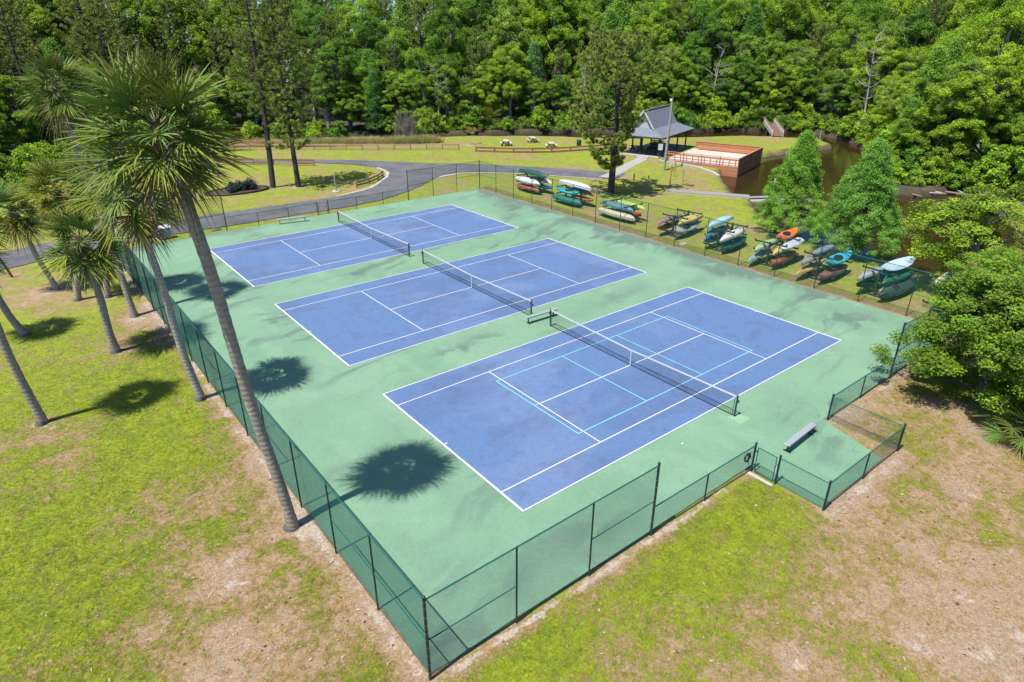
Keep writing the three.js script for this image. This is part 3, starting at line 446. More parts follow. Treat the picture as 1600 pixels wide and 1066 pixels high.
// ───────────────────────── trees ─────────────────────────
const rvec = (r) => { const z = r() * 2 - 1, a = r() * 2 * PI, s = sqrt(1 - z * z); return v3(s * cos(a), z, s * sin(a)); };
class Buf { // growing typed array
  constructor(T) { this.T = T; this.a = new T(4096); this.n = 0; }
  push(...v) { if (this.n + v.length > this.a.length) { const b = new this.T(this.a.length * 2); b.set(this.a); this.a = b; } for (let i = 0; i < v.length; i++) this.a[this.n++] = v[i]; }
  get length() { return this.n; }
  done() { return this.a.slice(0, this.n); }
}
class Leaves {
  constructor() { this.p = new Buf(Float32Array); this.n = new Buf(Float32Array); this.c = new Buf(Float32Array); this.i = new Buf(Uint32Array); }
  leaf(x, y, z, nx, ny, nz, tx, ty, tz, len, wid, col) { // folded diamond leaf: direction t, normal n
    const bx = ny * tz - nz * ty, by = nz * tx - nx * tz, bz = nx * ty - ny * tx, b = this.p.length / 3, l = len / 2, w = wid / 2, f = 0.22 * wid;
    this.p.push(x - tx * l, y - ty * l, z - tz * l, x + bx * w + nx * f, y + by * w + ny * f, z + bz * w + nz * f, x + tx * l, y + ty * l, z + tz * l, x - bx * w + nx * f, y - by * w + ny * f, z - bz * w + nz * f);
    for (let k = 0; k < 4; k++) { this.n.push(nx, ny, nz); this.c.push(col[0], col[1], col[2]); }
    this.i.push(b, b + 2, b + 1, b, b + 3, b + 2);
  }
  needle(x, y, z, tx, ty, tz, len, wid, col, r) {
    let sx = r() - 0.5, sy = r() - 0.5, sz = r() - 0.5; const cx = ty * sz - tz * sy, cy = tz * sx - tx * sz, cz = tx * sy - ty * sx, l = Math.hypot(cx, cy, cz) || 1, b = this.p.length / 3, w = wid / 2 / l;
    this.p.push(x + cx * w, y + cy * w, z + cz * w, x - cx * w, y - cy * w, z - cz * w, x + tx * len, y + ty * len, z + tz * len);
    let nx = cy * tz - cz * ty, ny = cz * tx - cx * tz, nz = cx * ty - cy * tx; const m = Math.hypot(nx, ny, nz) || 1, up = ny > 0; if (!up) { nx = -nx; ny = -ny; nz = -nz; }
    for (let k = 0; k < 3; k++) { this.n.push(nx / m, ny / m, nz / m); this.c.push(col[0], col[1], col[2]); }
    if (up) this.i.push(b, b + 2, b + 1); else this.i.push(b, b + 1, b + 2);
  }
  clump(r, c, rad, count, size, out, pal, flatness = 0.7, up = 0.55) {
    const tone = 0.7 + 0.55 * r(), hue = r();
    for (let k = 0; k < count; k++) {
      const d = rvec(r), q = rad * Math.pow(r(), 0.45), n = rvec(r); n.multiplyScalar(0.75).addScaledVector(out, 0.45); n.y += up; n.normalize();
      const t = rvec(r); t.addScaledVector(n, -t.dot(n)).normalize();
      const s = size * (0.65 + 0.7 * r()), j = tone * (0.8 + 0.4 * r()), y = clamp(hue * 0.6 + 0.5 * r() - 0.1);
      this.leaf(c.x + d.x * q, c.y + d.y * q * flatness, c.z + d.z * q, n.x, n.y, n.z, t.x, t.y, t.z, s, s * 0.62, [mix(pal[0][0], pal[1][0], y) * j, mix(pal[0][1], pal[1][1], y) * j, mix(pal[0][2], pal[1][2], y) * j]);
    }
  }
  geo() { const g = new THREE.BufferGeometry(); g.setAttribute('position', new THREE.BufferAttribute(this.p.done(), 3)); g.setAttribute('normal', new THREE.BufferAttribute(this.n.done(), 3)); g.setAttribute('color', new THREE.BufferAttribute(this.c.done(), 3)); g.setIndex(new THREE.BufferAttribute(this.i.done(), 1)); return g; }
}
const PALG = [[0.1, 0.22, 0.006], [0.3, 0.47, 0.02]];
function bend(a, b, r, k = 0.12, n = 4) { const P = [], l = a.distanceTo(b), o = rvec(r).multiplyScalar(l * k); for (let i = 0; i <= n; i++) { const t = i / n; P.push(a.clone().lerp(b, t).addScaledVector(o, sin(t * PI))); } return P; }
// broadleaf: lobes hung on limbs; each lobe is a shell of leaf clumps
function broadleaf(seed, { h = 14, trunk = 0.3, R = 4.2, lobes = 15, clumps = 15, leaves = 170, size = 0.165, low = 0.16, pal = PALG, clumpR = 0.58, shape = 1, hang = 0.75 } = {}) {
  const r = rngOf(seed), F = new Leaves(), wood = [], top = v3((r() - 0.5) * 1.2, h * 0.8, (r() - 0.5) * 1.2), P = bend(v3(0, 0, 0), top, r, 0.04, 8);
  wood.push(limb(P, P.map((_, i) => trunk * (1.15 - i / 8.4) + 0.03), 8));
  for (let i = 0; i < lobes; i++) {
    const q = (i + 0.5) / lobes, y = h * mix(low + 0.1, 0.93, Math.pow(q, 0.9)), env = R * Math.pow(Math.max(0.06, sin(PI * clamp(0.2 + 0.78 * Math.pow(q, shape)))), 0.7), a = i * 2.4 + r() * 0.9, rr = env * (0.45 + 0.4 * r());
    const c = v3(cos(a) * rr, y, sin(a) * rr), lr = R * (0.22 + 0.26 * r()), s = P[Math.min(7, Math.max(1, Math.floor((y * 0.72 / (h * 0.8)) * 8)))], bp = bend(s, c, r, 0.12, 4);
    wood.push(limb(bp, bp.map((_, k) => trunk * 0.42 * (1 - k / 4.6)), 5));
    for (let k = 0; k < clumps; k++) {
      const d = rvec(r); if (d.y < -0.25) d.y *= -hang; d.normalize(); const cp = c.clone().addScaledVector(d, lr * (0.62 + 0.5 * r())); cp.y -= 0.12 * lr;
      if (k % 3 === 0) { const tp = [c.clone(), c.clone().lerp(cp, 0.6), cp]; wood.push(limb(tp, [trunk * 0.1, trunk * 0.07, 0.008], 3)); }
      const out = cp.clone().sub(v3(0, h * 0.45, 0)).normalize();
      F.clump(r, cp, clumpR * (0.7 + 0.6 * r()), Math.round(leaves * (0.6 + 0.8 * r())), size, out, pal);
    }
  }
  return { wood: merge(wood), crown: F.geo() };
}
function pine(seed, { h = 22, trunk = 0.24, first = 0.42, R = 3.6, whorls = 17, size = 0.3, per = 44, tufts = 6, pal = [[0.13, 0.185, 0.03], [0.3, 0.34, 0.075]], lean = 0.4, sparse = 0, e0 = 0.24, e1 = 0.72, shy = 0 } = {}) {
  const r = rngOf(seed), F = new Leaves(), wood = [], top = v3((r() - 0.5) * lean * 2, h, (r() - 0.5) * lean * 2), P = bend(v3(0, 0, 0), top, r, 0.015, 12);
  wood.push(limb(P, P.map((_, i) => trunk * (1.1 - i / 12.4) + 0.025), 9));
  const at = (t) => { const k = clamp(t) * 12, i = Math.min(11, Math.floor(k)); return P[i].clone().lerp(P[i + 1], k - i); };
  for (let w = 0; w < whorls; w++) {
    const q = w / (whorls - 1), t = first + (0.985 - first) * q, env = R * Math.pow(sin(PI * (e0 + e1 * q)), 0.8), nb = 3 + Math.floor(r() * 2.4);
    for (let k = 0; k < nb; k++) {
      if (r() < sparse) continue;
      const a = w * 1.3 + (k / nb) * 2 * PI + r() * 0.8, side = Math.max(0, cos(a) * 0.785 + sin(a) * 0.62), l = env * (0.6 + 0.55 * r()) * (q < 0.62 ? 1 - shy * side : 1), s = at(t + 0.01 * (r() - 0.5)), e = s.clone().add(v3(cos(a) * l, l * (0.05 + 0.5 * q + 0.18 * r()), sin(a) * l)), B = [];
      for (let i = 0; i <= 4; i++) { const f = i / 4, p = s.clone().lerp(e, f); p.y -= 0.16 * l * sin(f * PI); B.push(p); }
      wood.push(limb(B, B.map((_, i) => 0.055 * (1.05 - i / 4.3) * (trunk / 0.24)), 4));
      for (let j = 0; j < tufts; j++) {
        const f = 0.4 + 0.62 * ((j + r()) / tufts), i = Math.min(3, Math.floor(f * 4)), p = B[i].clone().lerp(B[i + 1], clamp(f * 4 - i)), off = rvec(r); off.y = abs(off.y) * 0.5 - 0.05; const c = p.clone().addScaledVector(off, l * 0.2 * r() + 0.16);
        const axis = e.clone().sub(s).normalize().multiplyScalar(0.5).addScaledVector(off, 0.5); axis.y += 0.35; axis.normalize();
        const tone = 0.75 + 0.5 * r(), yy = r();
        for (let m = 0; m < per; m++) { const d = rvec(r).multiplyScalar(0.85).addScaledVector(axis, 0.75).normalize(), k2 = tone * (0.75 + 0.5 * r()), y2 = clamp(yy * 0.6 + r() * 0.4), len = size * (0.7 + 0.6 * r()), o = 0.2 * r(); F.needle(c.x + axis.x * o * 1.2 + (r() - 0.5) * 0.1, c.y + axis.y * o, c.z + axis.z * o * 1.2 + (r() - 0.5) * 0.1, d.x, d.y, d.z, len, size * 0.2, [mix(pal[0][0], pal[1][0], y2) * k2, mix(pal[0][1], pal[1][1], y2) * k2, mix(pal[0][2], pal[1][2], y2) * k2], r); }
      }
    }
  }
  return { wood: merge(wood), crown: F.geo() };
}
function cypress(seed, { h = 9, R = 2.7, n = 520, leaves = 115, size = 0.105, blob = 0.34 } = {}) {
  const r = rngOf(seed), F = new Leaves(), wood = [], P = bend(v3(0, 0, 0), v3(0.1, h * 0.97, 0), r, 0.01, 8), pal = [[0.09, 0.24, 0.022], [0.21, 0.39, 0.042]];
  wood.push(limb(P, P.map((_, i) => 0.2 * (1.1 - i / 8.2) + 0.015), 8));
  for (let i = 0; i < n; i++) {
    const q = Math.pow((i + r()) / n, 0.72), y = h * mix(0.05, 0.98, 1 - q * 0.98 + 0.0), f = 1 - y / h, a = i * 2.39996 + 0.5 * r(), env = R * Math.pow(f, 0.78) * (0.66 + 0.62 * noise(cos(a) * 2.2 + seed * 7, y * 1.25 + sin(a) * 2.2)), l = env * (0.62 + 0.42 * Math.sqrt(r()));
    const c = v3(cos(a) * l, y + 0.12 * l, sin(a) * l), s = v3(0, y, 0); if (i % 3 === 0) wood.push(limb([s, s.clone().lerp(c, 0.55).add(v3(0, 0.1, 0)), c], [0.028, 0.018, 0.006], 3));
    const out = v3(cos(a), 0.35, sin(a)).normalize(), tone = 0.85 + 0.3 * r();
    for (let k = 0; k < leaves; k++) { // feathery sprays that point outwards and droop
      const d = rvec(r), rad = blob * Math.pow(r(), 0.5), nn = rvec(r).multiplyScalar(0.6); nn.y += 0.7; nn.addScaledVector(out, 0.2).normalize(); const t = out.clone().multiplyScalar(0.7).addScaledVector(rvec(r), 0.6); t.addScaledVector(nn, -t.dot(nn)).normalize();
      const s2 = size * (0.7 + 0.7 * r()), j = tone * (0.8 + 0.4 * r()), y2 = r();
      F.leaf(c.x + d.x * rad, c.y + d.y * rad * 0.55, c.z + d.z * rad, nn.x, nn.y, nn.z, t.x, t.y, t.z, s2, s2 * 0.4, [mix(pal[0][0], pal[1][0], y2) * j, mix(pal[0][1], pal[1][1], y2) * j, mix(pal[0][2], pal[1][2], y2) * j]);
    }
  }
  return { wood: merge(wood), crown: F.geo() };
}
function bush(seed, { h = 2.6, R = 1.7, clumps = 46, leaves = 70, size = 0.2, pal = PALG } = {}) {
  const r = rngOf(seed), F = new Leaves(), wood = [];
  for (let i = 0; i < clumps; i++) { const d = rvec(r); d.y = abs(d.y); const l = 0.55 + 0.45 * r(), c = v3(d.x * R * l, 0.25 + d.y * h * l * 0.9, d.z * R * l); if (i % 3 === 0) wood.push(limb([v3(d.x * 0.15, -0.05, d.z * 0.15), c.clone().multiplyScalar(0.5).add(v3(0, 0.15, 0)), c], [0.035, 0.022, 0.008], 4)); F.clump(r, c, 0.42 * (0.7 + 0.6 * r()), Math.round(leaves * (0.6 + 0.8 * r())), size, d, pal); }
  return { wood: merge(wood), crown: F.geo() };
}
const bark = grainy(C(0.2, 0.175, 0.15), 0.95, 1.5, 0.03), greyBark = grainy(C(0.46, 0.43, 0.39), 0.95, 1.5, 0.02), pineBark = grainy(C(0.1, 0.08, 0.07), 0.95, 2, 0.04);
const tints = [leafMat(C(1, 1, 1)), leafMat(C(1.32, 1.16, 1.0)), leafMat(C(0.55, 0.7, 0.8)), leafMat(C(1.1, 1.0, 2.6))];
const pineMat = leafMat(C(1, 1, 1), 0.75, 0.25), pineLight = leafMat(C(1.25, 1.2, 1.1), 0.75, 0.25), cypMat = leafMat(C(1.2, 1.12, 0.95), 0.8, 0.35);
function plant(name, proto, label, category, group, pos, { s = 1, sy = s, turn = 0, leaf = tints[0], woodMat = bark, crownName = 'crown', trunkName = 'trunk' } = {}) {
  const t = thing(name, label, category, pos, turn, group); t.scale.set(s, sy, s);
  part(t, trunkName, proto.wood, woodMat); part(t, crownName, proto.crown, leaf); return t;
}
const BROAD = [broadleaf(101, { h: 14, R: 4.3 }), broadleaf(102, { h: 15, R: 3.9, lobes: 17, low: 0.08 }), broadleaf(103, { h: 13, R: 4.8, lobes: 18, shape: 0.8 }), broadleaf(104, { h: 16, R: 4.4, lobes: 15, low: 0.3, clumps: 12, trunk: 0.36, clumpR: 0.66 }), broadleaf(105, { h: 12, R: 3.6, lobes: 14, low: 0.05 }), broadleaf(106, { h: 15, R: 3.4, lobes: 13, low: 0.25, clumps: 11, leaves: 130, clumpR: 0.7, trunk: 0.34 }), cypress(107, { h: 16, R: 3.6, n: 430, leaves: 62, size: 0.24, blob: 0.75 })], BH = [14, 15, 13, 16, 12, 15, 16];
const PINES = [pine(201, { h: 22, first: 0.34 }), pine(202, { h: 24, first: 0.42, R: 3.2 }), pine(203, { h: 20, first: 0.3, R: 4 })];
const BUSH = [bush(301), bush(302, { h: 3.4, R: 1.9, clumps: 60 }), bush(303, { h: 1.8, R: 2.1, clumps: 44, size: 0.16 })];

// the wood: rows of single trees behind the creek
const EDGE = [[-60, 54], [-26, 62], [-14, 76], [-5, 96], [16, 104], [44, 89], [56, 85], [68, 78], [83, 67], [98, 60], [108, 49], [102, 36], [89, 26], [74, 20], [77, 13.5], [79, 5], [74, -5], [69, -18], [65, -36]];
const cumul = [0]; for (let i = 1; i < EDGE.length; i++) cumul.push(cumul[i - 1] + Math.hypot(EDGE[i][0] - EDGE[i - 1][0], EDGE[i][1] - EDGE[i - 1][1]));
function edgeAt(s, off) { let i = 0; while (i < EDGE.length - 2 && cumul[i + 1] < s) i++; const t = (s - cumul[i]) / (cumul[i + 1] - cumul[i]), [a, b] = EDGE[i], [c, d] = EDGE[i + 1], l = Math.hypot(c - a, d - b), nx = -(d - b) / l, ny = (c - a) / l; return [mix(a, c, t) + nx * off, mix(b, d, t) + ny * off]; }
camera.updateMatrixWorld(true); camera.updateProjectionMatrix();
const seen = (u, v, h, m = 1.18) => { const q = V(u, v, h).project(camera); return q.z < 1 && abs(q.x) < m && q.y > -1.3; };
const where = (u, v) => { const q = V(u, v, 3).project(camera).x; return q < -0.62 ? 'behind the cabbage palms' : q < -0.12 ? 'behind the reed bed' : q < 0.18 ? 'behind the picnic tables' : q < 0.45 ? 'behind the pavilion' : q < 0.66 ? 'behind the footbridge' : 'across the brown creek'; };
{
  const r = rngOf(4242), spots = [], tooNear = (u, v, d) => spots.some((q) => (q[0] - u) ** 2 + (q[1] - v) ** 2 < d * d);
  for (const [off, gap, row] of [[-2.6, 2.4, 0], [-0.4, 2.6, 0], [2.6, 4, 1], [5.2, 4, 1], [7.5, 5, 2]]) for (let s = 4 + r() * gap; s < cumul[cumul.length - 1]; s += gap * (0.75 + 0.5 * r())) { const [u, v] = edgeAt(s, off + (r() - 0.5) * gap * 0.7); spots.push([u + r() - 0.5, v + r() - 0.5, row]); }
  for (let k = 0; k < 9000; k++) { const u = -70 + 270 * r(), v = -40 + 230 * r(), dep = -bankDist(u, v); if (dep < 11 || dep > 62 || !seen(u, v, 8, 1.1)) continue; if (tooNear(u, v, dep < 26 ? 4.7 : 6)) continue; spots.push([u, v, dep < 18 ? 3 : dep < 28 ? 4 : dep < 40 ? 5 : 6]); }
  const H = [[0, 0], [7, 11.5], [12, 16], [16.5, 21], [20, 24.5], [22, 27], [24, 29]];
  const rowWord = ['', 'lower front', 'second row', 'tall', 'tall', 'tallest', 'tallest'];
  for (const [u, v, row] of spots) {
    const a = r(), b = r(), c = r(), turn = r() * 6.28;
    if (!seen(u, v, 6)) continue; if (polyDist(CREEK, u, v) < (row ? 0.6 : 0.05)) continue;
    const pos = V(u, v, heightAt(u, v) - 0.05), place = where(u, v);
    if (row === 0) {
      const tn = c < 0.35 ? 0 : c < 0.6 ? 2 : c < 0.85 ? 1 : 3;
      plant('shrub', BUSH[Math.floor(a * 3)], `${b > 0.5 ? 'large' : 'low'} ${['green', 'yellow-green', 'dark green', 'grey-green'][tn]} shrub, foot of the wood ${place}`, 'shrub', 'shrubs along the foot of the wood ' + place, pos, { s: 0.8 + 0.7 * b, sy: 0.8 + 0.9 * b, turn, leaf: tints[tn], trunkName: 'stems', crownName: 'foliage' }); continue;
    }
    const h = mix(H[row][0], H[row][1], b), left = V(u, v, 3).project(camera).x, isPine = row > 1 && a < (left < -0.1 ? 0.6 : left < 0.1 ? 0.22 : 0.05);
    if (isPine) { const k = Math.floor(c * 3), p = PINES[k], f = (h + 1) / [22, 24, 20][k]; plant('pine_tree', p, `${rowWord[row]} ${c > 0.7 ? 'olive' : 'dark'} pine in the wood ${place}`, 'pine tree', `pines in the wood ${place}`, pos, { s: f * 1.05, sy: f, turn, leaf: c > 0.7 ? pineLight : pineMat, woodMat: pineBark }); } else {
      const k = Math.floor(c * 6.7), p = BROAD[k], f = h / BH[k], t = left > 0.45 ? (a < 0.45 ? 1 : a < 0.75 ? 0 : a < 0.9 ? 3 : 2) : left > -0.1 ? (a < 0.5 ? 0 : a < 0.72 ? 2 : a < 0.9 ? 1 : 3) : a < 0.8 ? 0 : a < 0.92 ? 2 : 1;
      plant('broadleaf_tree', p, `${rowWord[row]} ${['leafy green', 'yellow-green', 'dark green', 'grey-green'][t]} tree in the wood ${place}`, 'tree', `broadleaf trees in the wood ${place}`, pos, { s: mix(f, 1, 0.35) * 1.02, sy: f, turn, leaf: tints[t], woodMat: t === 3 || k > 2 ? greyBark : bark });
    }
  }
}
{ // bare dead trees among the crowns
  const snag = [1, 2, 3].map((k) => { const r = rngOf(700 + k), h = 13, P = bend(v3(0, 0, 0), v3((r() - 0.5) * 2, h, (r() - 0.5) * 2), r, 0.03, 8), tw = []; for (let i = 0; i < 16; i++) { const p = P[3 + (i % 6)], a = r() * 6.28, l = 1.2 + 2 * r(), e = p.clone().add(v3(cos(a) * l, l * (0.2 + 0.7 * r()), sin(a) * l)), B = bend(p, e, r, 0.15, 3); tw.push(limb(B, [0.07, 0.055, 0.035, 0.012], 4)); for (let j = 0; j < 3; j++) tw.push(limb([B[1 + (j % 2)], B[2].clone().add(rvec(r).multiplyScalar(0.9))], [0.03, 0.008], 3)); } return [limb(P, P.map((_, i) => 0.19 * (1.1 - i / 8.6)), 7), merge(tw)]; });
  [[52, 87.5, 'behind the picnic tables'], [75, 74.5, 'beside the gable of the pavilion roof'], [96, 62.5, 'between the pavilion and the footbridge'], [104.5, 38, 'on the creek bend past the grass point'], [88, 23.8, 'above the second cypress'], [80.5, 14.5, 'across the creek above the logs'], [30, 99.5, 'behind the middle of the reed bed'], [79.5, 1.5, 'at the picture edge across the creek']].forEach(([u, v, w], i) => { const t = thing('dead_tree', 'bare pale dead tree ' + w, 'dead tree', V(u, v, heightAt(u, v) - 0.1), i * 1.3, 'dead trees in the wood'); t.scale.setScalar(0.75 + 0.12 * (i % 4)); part(t, 'trunk', snag[i % 3][0], greyBark); part(t, 'branches', snag[i % 3][1], greyBark); });
}
{ // trees and shrubs that look alike are told apart by their order across the view
  const by = new Map(), word = ['leftmost', 'second', 'third', 'fourth', 'fifth', 'sixth', 'seventh', 'eighth', 'ninth', 'tenth', 'eleventh', 'twelfth', 'thirteenth', 'fourteenth', 'fifteenth', 'sixteenth', 'seventeenth', 'eighteenth', 'nineteenth', 'twentieth'];
  for (const o of scene.children) if (/ in the wood | foot of the wood /.test(o.userData.label ?? '')) by.set(o.userData.label, [...(by.get(o.userData.label) ?? []), o]);
  for (const list of by.values()) if (list.length > 1) list.map((o) => [o, o.position.clone().project(camera).x]).sort((a, b) => a[1] - b[1]).forEach(([o], i, all) => { if (i < 20) o.userData.label += i === 0 ? ', leftmost' : i === all.length - 1 ? ', rightmost' : ', ' + word[i] + ' from left'; });
}
// single trees on the lawn
plant('pine_tree', pine(210, { h: 24, first: 0.36, R: 3.8, trunk: 0.28, sparse: 0.1, tufts: 9, lean: 0.3 }), 'slim tall pine with bare lower trunk beside the mulch bed', 'pine tree', null, V(12.35, 59.9, -0.05), { leaf: pineMat, woodMat: pineBark, turn: 1 });
plant('pine_tree', pine(211, { h: 17.5, first: 0.25, R: 3.9, trunk: 0.26, lean: 0.2, whorls: 17, tufts: 9 }), 'pine with feathery crown standing second from the mulch bed', 'pine tree', null, V(14.75, 58.45, -0.05), { leaf: pineLight, woodMat: pineBark, turn: 2 });
plant('pine_tree', pine(212, { h: 14.6, first: 0.2, R: 5.5, trunk: 0.34, e0: 0.09, e1: 0.79, sparse: 0.06, shy: 0.68, whorls: 16, tufts: 20, per: 105, size: 0.28, lean: 0.3 }), 'broad spreading pine standing alone behind the kayak racks', 'pine tree', null, V(40, 34, -0.05), { leaf: pineLight, woodMat: pineBark, turn: 0 });
plant('bald_cypress', cypress(401, { h: 8.9, R: 3.2, n: 720, blob: 0.42 }), 'cone-shaped bright green cypress nearer the dock', 'cypress tree', 'two cypresses on the creek bank', V(41.2, 13.7, -0.1), { leaf: cypMat });
plant('bald_cypress', cypress(402, { h: 9, R: 3.3, n: 720, blob: 0.42 }), 'cone-shaped blue-green cypress farther from the dock', 'cypress tree', 'two cypresses on the creek bank', V(40.1, 7.4, -0.1), { leaf: leafMat(C(1.05, 1.08, 1.25), 0.8, 0.35) });

// near trees at the picture's right
const NEARPAL = [[0.08, 0.185, 0.006], [0.24, 0.38, 0.018]];
const nearA = broadleaf(501, { h: 7.6, R: 3.7, lobes: 19, clumps: 20, leaves: 200, size: 0.115, low: 0.05, clumpR: 0.5, trunk: 0.16, pal: NEARPAL }), nearB = broadleaf(502, { h: 8, R: 3.6, lobes: 16, clumps: 18, leaves: 190, size: 0.12, low: 0.12, clumpR: 0.5, trunk: 0.16, pal: NEARPAL });
plant('broadleaf_tree', nearA, 'bushy bright green tree whose branches overhang the alcove fence', 'tree', null, V(22.3, -7.5, -0.08), { s: 1.15, sy: 0.84, turn: 0.4 });
plant('broadleaf_tree', nearB, 'bushy green tree at the picture edge beyond the dry lawn', 'tree', null, V(20.6, -12.2, -0.08), { s: 0.95, sy: 0.75, turn: 2, leaf: tints[0] });
plant('broadleaf_tree', nearB, 'yellow-green tree leaning over the brown water near the last kayak rack', 'tree', null, V(38.2, -1.6, -0.1), { s: 1.35, sy: 0.86, turn: 4, leaf: tints[1], woodMat: greyBark });
plant('broadleaf_tree', nearA, 'leafy tree between the last kayak rack and the picture edge', 'tree', null, V(32.4, -4.4, -0.08), { s: 0.8, sy: 0.62, turn: 5, leaf: tints[0] });
plant('pine_tree', pine(511, { h: 9, first: 0.25, R: 4.4, trunk: 0.2, whorls: 10, per: 70, tufts: 12, size: 0.2, lean: 0.4 }), 'olive pine whose feathery boughs reach over the tall court fence', 'pine tree', null, V(27.4, -7.4, -0.08), { leaf: leafMat(C(1.35, 1.2, 0.9), 0.75, 0.3), woodMat: greyBark, s: 1.05, sy: 0.9, turn: 1.2 });

[[69.2, 17.6, 0.9, 1, 'olive shrub at the tip of the far creek bank'], [70.8, 15.7, 0.8, 3, 'grey-green shrub beside the bleached log'], [72.4, 15.2, 1, 1, 'yellow-green shrub above the reddish log'], [73.6, 13.9, 0.7, 0, 'small green shrub between the logs on the creek bank'], [75.6, 12.9, 1, 0, 'round green shrub above the grey log'], [76.2, 10.4, 0.9, 1, 'yellow-green shrub at the end of the row of logs'], [78.2, 7.2, 1.1, 3, 'wide grey-green shrub hanging over the creek'], [74.8, 16.4, 1.2, 2, 'dark shrub behind the far bank palmetto'], [79.4, 4.6, 1.2, 0, 'green shrub on the creek bank nearest the picture edge']].forEach(([u, v, k, t, label], i) => plant('shrub', BUSH[(i * 2) % 3], label, 'shrub', null, V(u, v, Math.max(heightAt(u, v), -0.6) - 0.05), { s: k, turn: i * 1.7, leaf: tints[t], trunkName: 'stems', crownName: 'foliage' }));
// ───────────────────────── palmettos, reeds, saplings ─────────────────────────
function palmetto(label, u, v, s, seed, mat = 1, n = 22) {
  const r = rngOf(seed), t = thing('palmetto', label, 'palmetto', V(u, v, heightAt(u, v) - 0.03), 0, 'palmettos at the foot of the wood');
  part(t, 'stem', limb([v3(0, -0.05, 0), v3(0.02, 0.3, 0), v3(0.05, 0.7 * s, 0)], [0.2, 0.18, 0.12], 8), bootMat);
  for (let i = 0; i < n; i++) { const k = Math.floor(Math.pow(i / n, 0.9) * 7.9), m = part(t, 'frond', FR[k][i % 2], frondMats[r() < 0.7 ? mat : 0]); m.rotation.y = i * 2.4 + r() * 0.5; m.position.y = 0.7 * s; m.scale.setScalar(s * (0.8 + 0.35 * r())); }
}
palmetto('pale palmetto on the bank behind the picnic tables', 59.5, 83.5, 1.6, 1, 1); palmetto('golden palmetto at the edge of the wood behind the pavilion', 83, 65.4, 1.7, 2, 1, 26); palmetto('dark palmetto under the shady tree beside the alcove', 20.1, -9.6, 0.85, 3, 0, 16);
palmetto('yellow palmetto on the far creek bank, first from the cypresses', 71, 19.6, 1.2, 4, 1); palmetto('dull palmetto high on the far creek bank', 76.5, 15.6, 1.5, 5, 0); palmetto('yellow palmetto on the far creek bank nearest the picture edge', 78.4, 8.2, 1.2, 6, 1); palmetto('broad palmetto behind the footbridge', 101, 55, 1.5, 7, 0); palmetto('green palmetto low on the far creek bank', 74.2, 14.6, 1.2, 8, 1);
{ // reed bed
  const r = rngOf(900), one = (() => { const F = new Leaves(); for (let i = 0; i < 46; i++) { const a = r() * 6.28, d = v3(cos(a) * (0.25 + 0.5 * r()), 1, sin(a) * (0.25 + 0.5 * r())).normalize(), k = 0.8 + 0.4 * r(), c = r() < 0.5 ? [0.42, 0.34, 0.17] : r() < 0.6 ? [0.25, 0.29, 0.09] : [0.5, 0.34, 0.22]; F.needle((r() - 0.5) * 0.4, 0, (r() - 0.5) * 0.4, d.x, d.y, d.z, 1 + 0.7 * r(), 0.045, c.map((x) => x * k), r); } return F.geo(); })();
  const m = new THREE.InstancedMesh(one, leafMat(C(1, 1, 1), 0.85, 0.25), 2200), M = new THREE.Matrix4(), q = new THREE.Quaternion(), col = new THREE.Color();
  for (let i = 0; i < 2200; i++) { const t = r(), w = (r() - 0.5) * 3.4, u = mix(2, 44.6, t), v = mix(101, 78.4, smooth(0, 1, t) * 0.3 + t * 0.7) - 2.2 + w, s = 0.6 + 0.35 * r(); q.setFromAxisAngle(Y, r() * 6.28); M.compose(V(u, v, heightAt(u, v) - 0.05), q, v3(s, s, s)); m.setMatrixAt(i, M); const k = 0.8 + 0.5 * noise(u * 0.8, v * 0.8), w2 = noise(u * 0.25, 3); m.setColorAt(i, col.setRGB(k * (0.85 + 0.5 * w2), k, k * (0.8 + 0.4 * w2))); }
  m.name = 'reeds'; m.castShadow = m.receiveShadow = true; tag(m, 'long bed of tan and green reeds in front of the wood', 'reeds', null, 'stuff'); scene.add(m);
}
plant('sapling', broadleaf(601, { h: 4.6, R: 1.6, lobes: 9, clumps: 8, leaves: 40, size: 0.2, low: 0.25, clumpR: 0.4, trunk: 0.07 }), 'small bright green tree beside the white sign at the end of the reeds', 'tree', null, V(45, 81, -0.05), { leaf: tints[1] });
{ // newly planted sapling with orange leaves
  const F = new Leaves(), r = rngOf(77), w = []; const P = bend(v3(0, 0, 0), v3(0.6, 2.1, 0), r, 0.05, 4); w.push(limb(P, [0.04, 0.035, 0.03, 0.02, 0.01], 5));
  for (let i = 0; i < 14; i++) { const e = v3(0.5 + (r() - 0.5) * 3, 1.9 + r() * 0.9, (r() - 0.5) * 2.4); w.push(limb([P[3], P[3].clone().lerp(e, 0.5).add(v3(0, 0.15, 0)), e], [0.02, 0.013, 0.006], 3)); F.clump(r, e, 0.3, 20, 0.14, Y, [[0.3, 0.1, 0.02], [0.42, 0.22, 0.04]]); }
  plant('sapling', { wood: merge(w), crown: F.geo() }, 'thin pale sapling with a few orange leaves on the lawn', 'tree', null, V(46.8, 70.4, -0.05), { leaf: tints[0], woodMat: greyBark });
}
